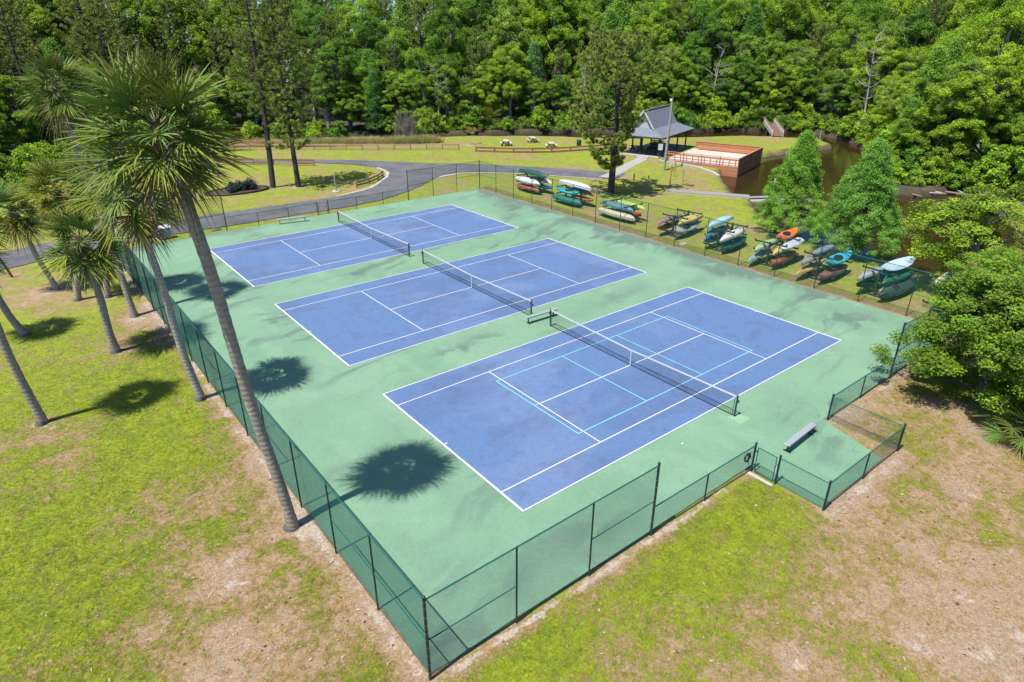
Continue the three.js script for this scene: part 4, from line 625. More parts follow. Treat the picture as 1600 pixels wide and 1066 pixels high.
{ // bare grey bramble behind the reeds
  const r = rngOf(19), w = []; for (let i = 0; i < 70; i++) { const a = v3((r() - 0.5) * 7, 0, (r() - 0.5) * 2.4), b = a.clone().add(v3((r() - 0.5) * 2, 2.2 + 2.2 * r(), (r() - 0.5) * 1.4)); const P = bend(a, b, r, 0.15, 3); w.push(limb(P, [0.04, 0.03, 0.02, 0.008], 3)); for (let k = 0; k < 4; k++) { const e = P[2].clone().add(v3((r() - 0.5) * 1.6, 0.4 + r(), (r() - 0.5) * 1.4)); w.push(limb([P[1 + (k % 2)], e], [0.016, 0.005], 3)); } }
  solo('dead_bush', merge(w), std(C(0.23, 0.19, 0.18), 0.95), 'leafless grey-brown bush at the edge of the wood behind the reeds', 'bush', null, null, V(43.5, 83.6, -0.05)).rotation.y = 0.6;
}
// near grass tufts, sheared short
{
  const r = rngOf(31), one = (() => { const F = new Leaves(); for (let i = 0; i < 7; i++) { const a = r() * 6.28, s = 0.5 + 0.7 * r(), d = v3(cos(a) * s, 0.75, sin(a) * s).normalize(), k = 0.8 + 0.5 * r(); F.needle((r() - 0.5) * 0.05, 0, (r() - 0.5) * 0.05, d.x, d.y, d.z, 0.04 + 0.045 * r(), 0.008, [k, k, k], r); } return F.geo(); })();
  const N = 150000, m = new THREE.InstancedMesh(one, leafMat(C(1, 1, 1), 0.85, 0.3), N), M = new THREE.Matrix4(), q = new THREE.Quaternion(), col = new THREE.Color(), o = [0, 0, 0]; let n = 0;
  for (let i = 0; i < 1100000 && n < N; i++) {
    let u, v; if (r() < 0.42) { u = mix(-16.6, -6.6, r()); v = mix(-6, 36, r() * r()); } else { u = mix(-12, 26, r()); v = mix(-14.5, -3.95, r()); }
    if (u > -6.6 && v > -4) continue; if (u > 8.8 && u < 15.2 && v > -6.95) continue; if (!seen(u, v, 0, 1.05)) continue;
    const dry = lawnColor(u, v, o, 1, (r() - 0.55) * 0.7); if (r() < clamp((dry - 0.3) * 0.9, 0, 0.85)) continue;
    const s = 0.7 + 0.8 * r(), k = 0.85 + 0.5 * r(); q.setFromAxisAngle(Y, r() * 6.28); M.compose(V(u, v, heightAt(u, v) - 0.005), q, v3(s, s * (dry > 0.6 ? 0.7 : 1), s)); m.setMatrixAt(n, M); m.setColorAt(n, col.setRGB(o[0] * k * 0.82, o[1] * k * 0.82, o[2] * k * 0.75)); n++;
  }
  m.count = n; m.name = 'grass'; m.castShadow = m.receiveShadow = true; tag(m, 'short patchy grass on the lawn outside the fence', 'grass', null, 'stuff'); scene.add(m);
}

{ // fallen leaves and twigs scattered over the near lawn
  const r = rngOf(59), one = (() => { const F = new Leaves(); F.leaf(0, 0.012, 0, 0, 1, 0, 1, 0, 0, 0.11, 0.05, [1, 1, 1]); F.leaf(0.03, 0.02, 0.02, 0.3, 0.95, 0, 0.2, 0, 0.97, 0.08, 0.03, [0.8, 0.8, 0.8]); return F.geo(); })();
  const N = 2600, m = new THREE.InstancedMesh(one, leafMat(C(1, 1, 1), 0.9, 0.1), N), M = new THREE.Matrix4(), q = new THREE.Quaternion(), col = new THREE.Color(); let n = 0;
  while (n < N) { let u, v; if (r() < 0.45) { u = mix(-16.6, -6.6, r()); v = mix(-6, 34, r() * r()); } else { u = mix(-12, 26, r()); v = mix(-14.5, -3.95, r()); } if (u > -6.6 && v > -4) continue; if (u > 8.8 && u < 15.2 && v > -6.95) continue; const s = 0.5 + 0.9 * r() * r(), t = r(); q.setFromEuler(new THREE.Euler((r() - 0.5) * 0.6, r() * 6.28, (r() - 0.5) * 0.6)); M.compose(V(u, v, heightAt(u, v) + 0.02), q, v3(s, s, s * (t > 0.8 ? 0.35 : 1))); m.setMatrixAt(n, M); t < 0.35 ? col.setRGB(0.42, 0.36, 0.28) : t < 0.7 ? col.setRGB(0.13, 0.07, 0.035) : t < 0.85 ? col.setRGB(0.3, 0.2, 0.1) : col.setRGB(0.07, 0.12, 0.02); m.setColorAt(n, col); n++; }
  m.name = 'leaf_litter'; m.castShadow = m.receiveShadow = true; tag(m, 'fallen leaves and twigs scattered on the lawn outside the fence', 'leaves', null, 'stuff'); scene.add(m);
}
// ───────────────────────── kayak racks and boats ─────────────────────────
const rackMat = grainy(C(0.035, 0.032, 0.03), 0.8, 2, 0.004);
function rack(label, u, v, turn, half = 1.15, h = 1.85) {
  const t = thing('kayak_rack', label, 'boat rack', V(u, v, -0.05), turn, 'timber kayak racks behind the fence');
  for (const s of [-1, 1]) {
    part(t, 'post', box(0.13, h, 0.13, s * half, h / 2, 0), rackMat);
    for (const y of [0.36, 1.06, h - 0.12]) { part(t, 'arm', merge([bar(v3(s * half + 0.11, y, -1.25), v3(s * half + 0.11, y + 0.0, 1.25), 0.07, 0.1), box(0.06, 0.1, 0.1, s * half + 0.11, y + 0.07, 1.22), box(0.06, 0.1, 0.1, s * half + 0.11, y + 0.07, -1.22)]), rackMat); }
    for (const q of [-1, 1]) part(t, 'brace', bar(v3(s * half, h - 0.7, 0), v3(s * half, h - 0.18, q * 0.5), 0.07, 0.07), rackMat);
    part(t, 'foot', box(0.16, 0.09, 1.3, s * half, 0.045, 0), rackMat);
  }
  part(t, 'tie_beam', bar(v3(-half, h - 0.32, 0), v3(half, h - 0.32, 0), 0.07, 0.1), rackMat);
  return t;
}
// hull: rounded section that sweeps to the stem and stern; deckUp leaves the flat side on top
function hullGeo(len, beam, depth, { pow = 0.75, rocker = 0.1, deck = 0.25, nose = 0.0 } = {}) {
  const NU = 26, NV = 16, pos = [], uv = [], idx = [];
  for (let i = 0; i <= NU; i++) {
    const t = i / NU * 2 - 1, f = Math.pow(Math.max(0, 1 - t * t), pow), b = beam / 2 * f + 0.004, lift = rocker * t * t * abs(t) + nose * Math.pow(abs(t), 5), dd = depth * (0.4 + 0.6 * Math.pow(f, 0.5));
    for (let k = 0; k <= NV; k++) { const a = (k / NV) * 2 * PI, c = cos(a), s = sin(a), y = s < 0 ? -Math.pow(-s, 0.75) * dd * (1 - deck) : Math.pow(s, 0.9) * dd * deck; pos.push(t * len / 2, y + lift, Math.sign(c) * Math.pow(abs(c), 0.8) * b); uv.push(i / NU * len * 0.5, k / NV); }
  }
  for (let i = 0; i < NU; i++) for (let k = 0; k < NV; k++) { const a = i * (NV + 1) + k, b = a + NV + 1; idx.push(a, b, a + 1, a + 1, b, b + 1); }
  const g = new THREE.BufferGeometry(); g.setAttribute('position', new THREE.Float32BufferAttribute(pos, 3)); g.setAttribute('uv', new THREE.Float32BufferAttribute(uv, 2)); g.setIndex(idx); g.computeVertexNormals(); return g;
}
function canoeGeo(len, beam, depth) { // open shell with thickness
  const NU = 28, NV = 12, pos = [], uv = [], idx = [];
  for (let pass = 0; pass < 2; pass++) for (let i = 0; i <= NU; i++) {
    const t = i / NU * 2 - 1, f = Math.pow(Math.max(0, 1 - t * t), 0.62), th = pass ? 0.02 : 0, b = Math.max(0.004, beam / 2 * f - th), up = 0.22 * depth * Math.pow(abs(t), 3);
    for (let k = 0; k <= NV; k++) { const a = PI * (k / NV), c = cos(a), s = sin(a); pos.push(t * (len / 2 - th), -Math.pow(s, 0.6) * Math.max(0.01, depth - th - 0.1 * depth * t * t) * (0.35 + 0.65 * Math.pow(f, 0.35)) + up + (s < 0.01 ? up * 0.6 : 0), Math.sign(c) * Math.pow(abs(c), 0.7) * b); uv.push(i / NU * len * 0.5, k / NV); }
  }
  const n1 = (NU + 1) * (NV + 1);
  for (let p = 0; p < 2; p++) for (let i = 0; i < NU; i++) for (let k = 0; k < NV; k++) { const a = p * n1 + i * (NV + 1) + k, b = a + NV + 1; idx.push(a, b, a + 1, a + 1, b, b + 1); }
  for (let i = 0; i < NU; i++) for (const k of [0, NV]) { const a = i * (NV + 1) + k, b = a + NV + 1; idx.push(a, b, a + n1, a + n1, b, b + n1); }
  const g = new THREE.BufferGeometry(); g.setAttribute('position', new THREE.Float32BufferAttribute(pos, 3)); g.setAttribute('uv', new THREE.Float32BufferAttribute(uv, 2)); g.setIndex(idx); g.computeVertexNormals(); return g;
}
const scuff = texture(256, 256, (x, y, o) => { const n = 0.8 + 0.22 * tileNoise(x, y, 12, 1) + 0.12 * (tileNoise(x, y, 90, 2) - 0.5) - 0.2 * smooth(0.75, 0.9, tileNoise(x, y * 0.999, 37, 4)); o[0] = n; o[1] = n; o[2] = n; });
const boatMats = new Map();
const boatMat = (c) => { const k = c.join(); if (!boatMats.has(k)) boatMats.set(k, std(C(...c), 0.42, { map: rep(scuff, 1), roughnessMap: null })); return boatMats.get(k); };
const KAY = hullGeo(3.9, 0.74, 0.36, { nose: 0.06 }), SIT = hullGeo(3.3, 0.8, 0.34, { pow: 0.55, nose: 0.08 }), BOARD = hullGeo(3.6, 0.82, 0.16, { pow: 0.5, deck: 0.45, nose: 0.05 }), CAN = canoeGeo(4.75, 0.9, 0.4);
const stripGeo = (len) => box(len * 0.62, 0.02, 0.05);
function boat(kind, label, rk, along, side, level, color, { flip = kind !== 'sit', tilt = 0, trim, cockpit = kind === 'kayak' || kind === 'sit', yaw = 0, up = 0, s = 1 } = {}) {
  const name = kind === 'canoe' ? 'canoe' : kind === 'board' ? 'paddleboard' : 'kayak', t = thing(name, label, name, null, 0, 'boats stored on the racks');
  const y = [0.46, 1.16, 1.84][level] + up, dep = { kayak: 0.27, sit: 0.26, board: 0.09, canoe: 0.0 }[kind];
  const p = v3(along, flip ? y + (kind === 'canoe' ? 0.03 : kind === 'board' ? 0.08 : 0.1) : y + dep * s, side).applyAxisAngle(Y, rk.rotation.y).add(rk.position); t.position.copy(p); t.rotation.set(flip ? PI + tilt : tilt, rk.rotation.y + yaw, 0, 'YXZ'); t.scale.setScalar(s);
  const geo = { kayak: KAY, sit: SIT, board: BOARD, canoe: CAN }[kind], mat = boatMat(color);
  part(t, 'hull', geo, mat);
  if (kind === 'canoe') { for (const x of [-0.95, 0.95]) part(t, 'thwart', box(0.1, 0.025, 0.76, x, -0.06, 0), rackMat); const G = []; for (const q of [-1, 1]) { const P = []; for (let i = 0; i <= 16; i++) { const tt = i / 8 - 1, f = Math.pow(Math.max(0, 1 - tt * tt), 0.62); P.push(v3(tt * 2.37, 0.352 * 0.4 * Math.pow(abs(tt), 3), q * (0.45 * f + 0.004))); } G.push(limb(P, P.map(() => 0.018), 5)); } part(t, 'gunwale', merge(G), trim ? boatMat(trim) : dark); }
  else if (kind === 'board') { part(t, 'deck_pad', new THREE.CylinderGeometry(0.28, 0.28, 0.012, 20).scale(3, 1, 1).translate(0, 0.076, 0), boatMat(trim ?? [0.6, 0.65, 0.68])); part(t, 'fin', box(0.2, 0.16, 0.02, -1.45, -0.14, 0), dark); }
  else {
    if (cockpit) { part(t, 'cockpit_rim', new THREE.TorusGeometry(0.24, 0.025, 6, 20).rotateX(PI / 2).scale(1.9, 1, 0.92).translate(-0.1, 0.1, 0), dark); part(t, 'seat_well', new THREE.CylinderGeometry(0.24, 0.22, 0.03, 18).scale(1.85, 1, 0.9).translate(-0.1, 0.1, 0), dark); }
    part(t, 'keel_strip', box(2.2, 0.03, 0.04, 0, kind === 'sit' ? -0.245 : -0.262, 0), trim ? boatMat(trim) : mat);
    for (const x of [-1.62, 1.62]) part(t, 'carry_handle', box(0.1, 0.03, 0.05, x * (kind === 'sit' ? 0.86 : 1), 0.1, 0), dark);
  }
  return t;
}
const K = { dkgreen: [0.02, 0.1, 0.07], white: [0.72, 0.72, 0.7], red: [0.5, 0.07, 0.03], orange: [0.75, 0.17, 0.05], blue: [0.04, 0.13, 0.42], teal: [0.04, 0.42, 0.5], tealgreen: [0.03, 0.2, 0.18], slateblue: [0.12, 0.25, 0.3], lime: [0.45, 0.62, 0.12], cream: [0.62, 0.55, 0.4], pink: [0.42, 0.2, 0.27], yellow: [0.7, 0.55, 0.2], grey: [0.4, 0.43, 0.46], aqua: [0.4, 0.62, 0.64], sky: [0.1, 0.32, 0.58], pale: [0.45, 0.58, 0.68], maroon: [0.26, 0.1, 0.1], turq: [0.05, 0.45, 0.58], olive: [0.3, 0.32, 0.27], black: [0.03, 0.035, 0.04], mint: [0.4, 0.58, 0.35] };
const rk1 = rack('kayak rack nearest the road, with a dark green canoe on top', 34.15, 40.1, PI / 2, 1.1), rk2 = rack('kayak rack second from the road, with a white canoe on top', 33.8, 33.3, PI / 2, 1.1), rk3 = rack('kayak rack in the pine shade, with nothing on its top arms', 33.5, 26.2, PI / 2, 1.3, 1.6);
const rk4 = rack('kayak rack with a pink and a yellow kayak', 33.8, 19.7, 0.12), rk5 = rack('kayak rack with pale aqua and white kayaks', 33.4, 14.9, 0.14), rk6 = rack('kayak rack with an orange kayak on top', 33.3, 10.3, 0.12), rk7 = rack('kayak rack with a turquoise kayak in its middle', 33.4, 6.3, 0.03), rk8 = rack('kayak rack with a pale blue paddleboard on top', 33.5, 2.1, -0.06), rk9 = rack('kayak rack half hidden behind the leafy tree', 33.9, -1.9, -0.08);
// rack 1: local +x runs towards the wood, local -z (side < 0) faces the courts
boat('canoe', 'dark green canoe upside down on top of the rack nearest the road', rk1, 0.3, 0.1, 2, K.dkgreen, { tilt: 0.1 });
boat('canoe', 'white canoe on the court side of the rack nearest the road', rk1, 0.15, -0.72, 1, K.white, { tilt: -0.5, s: 0.9 });
boat('kayak', 'white kayak on the far side of the rack nearest the road', rk1, -0.3, 0.75, 1, K.white, { tilt: 0.2 });
boat('kayak', 'orange-red kayak low on the rack nearest the road', rk1, 0.1, -0.72, 0, [0.5, 0.1, 0.05], { tilt: -0.3 });
boat('kayak', 'blue kayak low on the rack nearest the road', rk1, -0.6, 0.6, 0, K.blue, { flip: false });
boat('canoe', 'white canoe with blue stains on top of the second rack', rk2, 0.0, 0.1, 2, [0.68, 0.71, 0.75], {});
boat('sit', 'bright teal kayak in the middle of the second rack', rk2, 0.1, -0.7, 1, K.teal, { tilt: -0.25 });
boat('kayak', 'red kayak on the far side of the second rack', rk2, -0.4, 0.65, 1, K.red, {});
boat('canoe', 'deep green canoe low on the second rack', rk2, 0.2, -0.75, 0, K.tealgreen, { tilt: -0.3, s: 0.92 });
boat('sit', 'orange kayak low on the second rack', rk2, -0.8, 0.5, 0, K.orange, { flip: false });
boat('kayak', 'slate blue kayak on the court side of the rack in the pine shade', rk3, 0.3, -0.6, 1, K.slateblue, { tilt: -0.2, s: 1.12, cockpit: false });
boat('kayak', 'lime kayak on the far side of the rack in the pine shade', rk3, -0.2, 0.7, 1, K.lime, { tilt: 0.15 });
boat('sit', 'small red kayak under the slate blue one', rk3, -0.5, 0.1, 0, K.red, { up: 0.1 });
boat('canoe', 'cream canoe lowest on the rack in the pine shade', rk3, 0.2, -0.7, 0, K.cream, { tilt: -0.25, s: 1.0 });
boat('kayak', 'dusty pink kayak in the middle of the fourth rack', rk4, -0.5, -0.75, 1, K.pink, { tilt: -0.35 });
boat('kayak', 'pale yellow kayak in the middle of the fourth rack', rk4, 0.8, 0.55, 1, K.yellow, { tilt: 0.3, s: 1.05 });
boat('sit', 'red kayak low on the fourth rack', rk4, -0.6, -0.85, 0, K.red, {});
boat('kayak', 'silver grey kayak with open cockpit low on the fourth rack', rk4, -0.2, 0.75, 0, K.grey, { flip: false, tilt: 0.45, s: 1.1 });
boat('kayak', 'pale aqua kayak on top of the fifth rack', rk5, 0.5, -0.75, 2, K.aqua, { tilt: -0.1, s: 1.15 });
boat('kayak', 'sky blue kayak under the pale aqua one', rk5, 0.1, -0.75, 1, K.sky, { tilt: -0.2 });
boat('sit', 'dark blue kayak low on the fifth rack', rk5, -0.1, -0.8, 0, K.blue, {});
boat('kayak', 'white kayak upside down on the fence-ward end of the fifth rack', rk5, -0.1, 0.75, 1, K.white, { tilt: 0.1, s: 1.12 });
boat('canoe', 'teal canoe under the white kayak of the fifth rack', rk5, 0.2, 0.8, 0, [0.03, 0.22, 0.21], { tilt: 0.3, s: 0.9 });
boat('kayak', 'mint and white kayak in the middle of the sixth rack', rk6, -0.1, -0.7, 1, K.mint, { tilt: -0.1 });
boat('sit', 'bright orange kayak on top of the sixth rack', rk6, 0.8, 0.35, 2, K.orange, { tilt: 0.25, s: 1.05 });
boat('board', 'blue and white paddleboard under the orange kayak', rk6, 0.9, 0.95, 1, [0.6, 0.64, 0.7], { tilt: 0.35, up: 0.34, trim: K.blue });
boat('kayak', 'pale blue kayak low on the sixth rack', rk6, -0.7, -0.8, 0, K.pale, { tilt: -0.25 });
boat('kayak', 'mustard yellow kayak in the middle of the sixth rack', rk6, 0.1, 0.65, 1, K.yellow, { tilt: 0.15 });
boat('kayak', 'rust red kayak lowest on the sixth rack', rk6, 0, 0.8, 0, [0.42, 0.11, 0.06], { tilt: 0.35, s: 1.1 });
boat('kayak', 'olive grey kayak in the middle of the seventh rack', rk7, -0.3, -0.75, 1, K.olive, { tilt: -0.15 });
boat('kayak', 'blue-grey kayak on top of the seventh rack', rk7, 0.6, -0.65, 1, [0.25, 0.29, 0.34], { up: 0.4, tilt: -0.1, s: 0.9 });
boat('sit', 'turquoise kayak in the middle of the seventh rack', rk7, 0.3, 0.65, 1, K.turq, { flip: false, tilt: 0.35, s: 1.1 });
boat('kayak', 'faded yellow kayak low on the seventh rack', rk7, -0.8, -0.75, 0, K.yellow, { tilt: -0.2 });
boat('kayak', 'maroon kayak low on the seventh rack', rk7, -0.1, 0.7, 0, K.maroon, { tilt: 0.3, s: 1.12 });
boat('board', 'large pale blue paddleboard on top of the eighth rack', rk8, 0.3, 0.35, 2, [0.5, 0.68, 0.78], { flip: false, tilt: 0.3, up: 0.1, s: 1.15, trim: [0.55, 0.68, 0.78] });
boat('sit', 'turquoise kayak under the large paddleboard', rk8, 0.1, 0.3, 1, [0.05, 0.38, 0.48], { tilt: 0.2, up: 0.28 });
boat('kayak', 'light grey kayak in the middle of the eighth rack', rk8, -0.4, -0.75, 1, K.grey, { tilt: -0.1 });
boat('kayak', 'black kayak low on the eighth rack', rk8, -0.4, -0.75, 0, K.black, { flip: false });
boat('canoe', 'forest green canoe in the middle of the eighth rack', rk8, 0.2, 0.62, 1, [0.03, 0.14, 0.09], { s: 0.85, tilt: 0.2 });
boat('canoe', 'dark canoe with pale rim lowest on the eighth rack', rk8, 0.05, 0.85, 0, [0.05, 0.09, 0.08], { tilt: 0.9, s: 1.0, trim: K.white, up: 0.1 });
boat('kayak', 'white kayak glimpsed behind the leafy tree on the last rack', rk9, 0.3, -0.6, 2, K.white, {});
boat('sit', 'bright blue kayak glimpsed behind the leafy tree on the last rack', rk9, 0.3, 0.5, 1, [0.02, 0.16, 0.6], {});
solo('lid', new THREE.CylinderGeometry(0.3, 0.32, 0.05, 18).scale(1.2, 1, 0.9), boatMat(K.white), 'white plastic lid lying on the grass under the fourth rack', 'lid', null, null, V(31.6, 17.6, -0.01));

// ───────────────────────── pavilion ─────────────────────────
const pavAng = Math.atan2(pa[1], pa[0]), shingleTex = texture(512, 512, (x, y, o) => { const n = 0.7 + 0.5 * tileNoise(Math.floor(x * 40) / 40 + 0.01, Math.floor(y * 40) / 40 + 0.01, 40, 2) + 0.2 * (tileNoise(x, y, 200, 3) - 0.5) - 0.22 * smooth(0.14, 0.0, (y * 40) % 1); o[0] = n; o[1] = n; o[2] = n * 1.03; });
{
  const t = thing('pavilion', 'open picnic pavilion with grey shingled hip roof and steep gable', 'pavilion', V(pavF[0], pavF[1], 0), pavAng);
  const Wd = 11.7, Dp = 7, mid = Dp / 2, base = 0.42, eave = 3.0, P = (a, b, h) => v3(a, h, -b);
  const shingle = std(C(0.19, 0.215, 0.255), 0.9, { map: rep(shingleTex, 0.16), bumpMap: rep(shingleTex, 0.16), bumpScale: 0.015, side: THREE.DoubleSide }), fascia = std(C(0.6, 0.6, 0.62), 0.7), darkWood = wood(C(0.05, 0.045, 0.045)), gableMat = std(C(0.5, 0.52, 0.56), 0.8);
  part(t, 'floor_slab', rbox(Wd - 1, 0.5, Dp - 0.9, Wd / 2, base - 0.25, -mid, 0.02), concrete);
  const quad = (pts, m, name, thick = 0.09) => { const g = new THREE.BufferGeometry(), n = pts[1].clone().sub(pts[0]).cross(pts[2].clone().sub(pts[0])).normalize().multiplyScalar(-thick), all = [...pts, ...pts.map((p) => p.clone().add(n))], k = pts.length, tri = [], pos = [], uv = [];
    for (let i = 1; i < k - 1; i++) { tri.push([0, i, i + 1]); tri.push([k, k + i + 1, k + i]); } for (let i = 0; i < k; i++) { const j = (i + 1) % k; tri.push([i, k + i, j], [j, k + i, k + j]); }
    const ex = pts[1].clone().sub(pts[0]).normalize(), ey = n.clone().normalize().cross(ex); for (const f of tri) for (const i of f) { const p = all[i]; pos.push(p.x, p.y, p.z); uv.push(p.clone().sub(pts[0]).dot(ex), p.clone().sub(pts[0]).dot(ey)); }
    g.setAttribute('position', new THREE.Float32BufferAttribute(pos, 3)); g.setAttribute('uv', new THREE.Float32BufferAttribute(uv, 2)); g.computeVertexNormals(); return part(t, name, g, m); };
  const a0 = 1.5, a1 = Wd - 2.1, b0 = mid - 1.45, b1 = mid + 1.45, hb = 3.95, ridge = 6.2, lip = 0.0;
  // skirt roofs (counter-clockwise seen from outside)
  quad([P(0, 0, eave), P(Wd, 0, eave), P(a1, b0, hb), P(a0, b0, hb)], shingle, 'roof_slope'); quad([P(Wd, Dp, eave), P(0, Dp, eave), P(a0, b1, hb), P(a1, b1, hb)], shingle, 'roof_slope');
  quad([P(0, Dp, eave), P(0, 0, eave), P(a0, b0, hb), P(a0, b1, hb)], shingle, 'roof_slope'); quad([P(Wd, 0, eave), P(Wd, Dp, eave), P(a1, b1, hb), P(a1, b0, hb)], shingle, 'roof_slope');
  // steep upper gable
  quad([P(a0 - 0.35, b0 - 0.12, hb - 0.05), P(a1 + 0.1, b0 - 0.12, hb - 0.05), P(a1 + 0.1, mid, ridge), P(a0 - 0.35, mid, ridge)], shingle, 'gable_roof'); quad([P(a1 + 0.1, b1 + 0.12, hb - 0.05), P(a0 - 0.35, b1 + 0.12, hb - 0.05), P(a0 - 0.35, mid, ridge), P(a1 + 0.1, mid, ridge)], shingle, 'gable_roof');
  for (const a of [a0 + 0.02, a1 - 0.06]) { const s = new THREE.Shape([new THREE.Vector2(b0, hb - 0.1), new THREE.Vector2(b1, hb - 0.1), new THREE.Vector2(mid, ridge - 0.14)]); part(t, 'gable_wall', new THREE.ExtrudeGeometry(s, { depth: 0.05, bevelEnabled: false }).rotateY(PI / 2).translate(a, 0, 0), gableMat); }
  part(t, 'gable_trim', merge([bar(P(a0 - 0.37, b0 - 0.16, hb - 0.1), P(a0 - 0.37, mid, ridge - 0.03), 0.06, 0.2), bar(P(a0 - 0.37, b1 + 0.16, hb - 0.1), P(a0 - 0.37, mid, ridge - 0.03), 0.06, 0.2)]), fascia);
  part(t, 'ridge_cap', bar(P(a0 - 0.38, mid, ridge + 0.02), P(a1 + 0.12, mid, ridge + 0.02), 0.22, 0.05), shingle);
  const E = [P(0, 0, eave - 0.12), P(Wd, 0, eave - 0.12), P(Wd, Dp, eave - 0.12), P(0, Dp, eave - 0.12)]; part(t, 'fascia_board', merge(E.map((p, i) => bar(p, E[(i + 1) % 4], 0.04, 0.16))), darkWood);
  for (const [a, b] of [[0.9, 0.8], [4.2, 0.8], [7.5, 0.8], [10.8, 0.8], [0.9, Dp - 0.8], [4.2, Dp - 0.8], [7.5, Dp - 0.8], [10.8, Dp - 0.8], [0.9, mid], [10.8, mid]]) {
    const p = part(t, 'post', box(0.16, 2.45, 0.16, a, base + 1.225, -b), darkWood);
    for (const s of [-1, 1]) { if ((a < 1 && s < 0) || (a > 10 && s > 0)) continue; part(p, 'knee_brace', bar(P(a, b, 2.1), P(a + s * 0.7, b, 2.75), 0.09, 0.09), darkWood); }
  }
  part(t, 'ring_beam', merge([bar(P(0.8, 0.8, 2.93), P(10.9, 0.8, 2.93), 0.14, 0.2), bar(P(0.8, Dp - 0.8, 2.93), P(10.9, Dp - 0.8, 2.93), 0.14, 0.2), bar(P(0.9, 0.8, 2.93), P(0.9, Dp - 0.8, 2.93), 0.12, 0.2), bar(P(10.8, 0.8, 2.93), P(10.8, Dp - 0.8, 2.93), 0.12, 0.2)]), darkWood);
}
function picnicTable(label, pos, turn, mat, frame, group) {
  const t = thing('picnic_table', label, 'picnic table', pos, turn, group);
  for (let i = 0; i < 4; i++) part(t, 'tabletop_board', box(1.8, 0.045, 0.18, 0, 0.75, -0.3 + i * 0.2), mat);
  for (const z of [-0.72, 0.72]) part(t, 'seat', rbox(1.8, 0.05, 0.28, 0, 0.45, z), mat);
  for (const x of [-0.62, 0.62]) part(t, 'leg_frame', merge([bar(v3(x, 0, -0.62), v3(x, 0.72, -0.25), 0.09, 0.09), bar(v3(x, 0, 0.62), v3(x, 0.72, 0.25), 0.09, 0.09), box(0.08, 0.09, 1.6, x, 0.39, 0)]), frame);
}
const cream = grainy(C(0.62, 0.58, 0.47), 0.85, 1), greenFrame = std(C(0.03, 0.045, 0.04), 0.7), darkTable = wood(C(0.07, 0.065, 0.06)), G3 = 'pale picnic tables on the lawn', G4 = 'dark picnic tables inside the pavilion';
picnicTable('pale picnic table on the lawn nearest the thin sapling', V(50.9, 66.6, -0.05), 0.95, cream, greenFrame, G3); picnicTable('pale picnic table closest to the creek bank', V(56.1, 66.4, -0.05), 1.25, cream, greenFrame, G3); picnicTable('pale picnic table half hidden behind the spreading pine', V(54.9, 60.6, -0.05), 0.95, cream, greenFrame, G3);
const pav = (a, b, h = 0.42) => V(pavF[0] + pa[0] * a + pb[0] * b, pavF[1] + pa[1] * a + pb[1] * b, h);
picnicTable('dark picnic table at the gable end of the pavilion', pav(2.6, 2.4), pavAng + PI / 2, darkTable, darkTable, G4); picnicTable('dark picnic table at the back of the pavilion floor', pav(3, 5), pavAng + PI / 2, darkTable, darkTable, G4); picnicTable('dark picnic table in the middle of the pavilion floor', pav(5.9, 3.4), pavAng + PI / 2, darkTable, darkTable, G4); picnicTable('dark picnic table at the deck end of the pavilion', pav(9, 4.4), pavAng + PI / 2, darkTable, darkTable, G4);

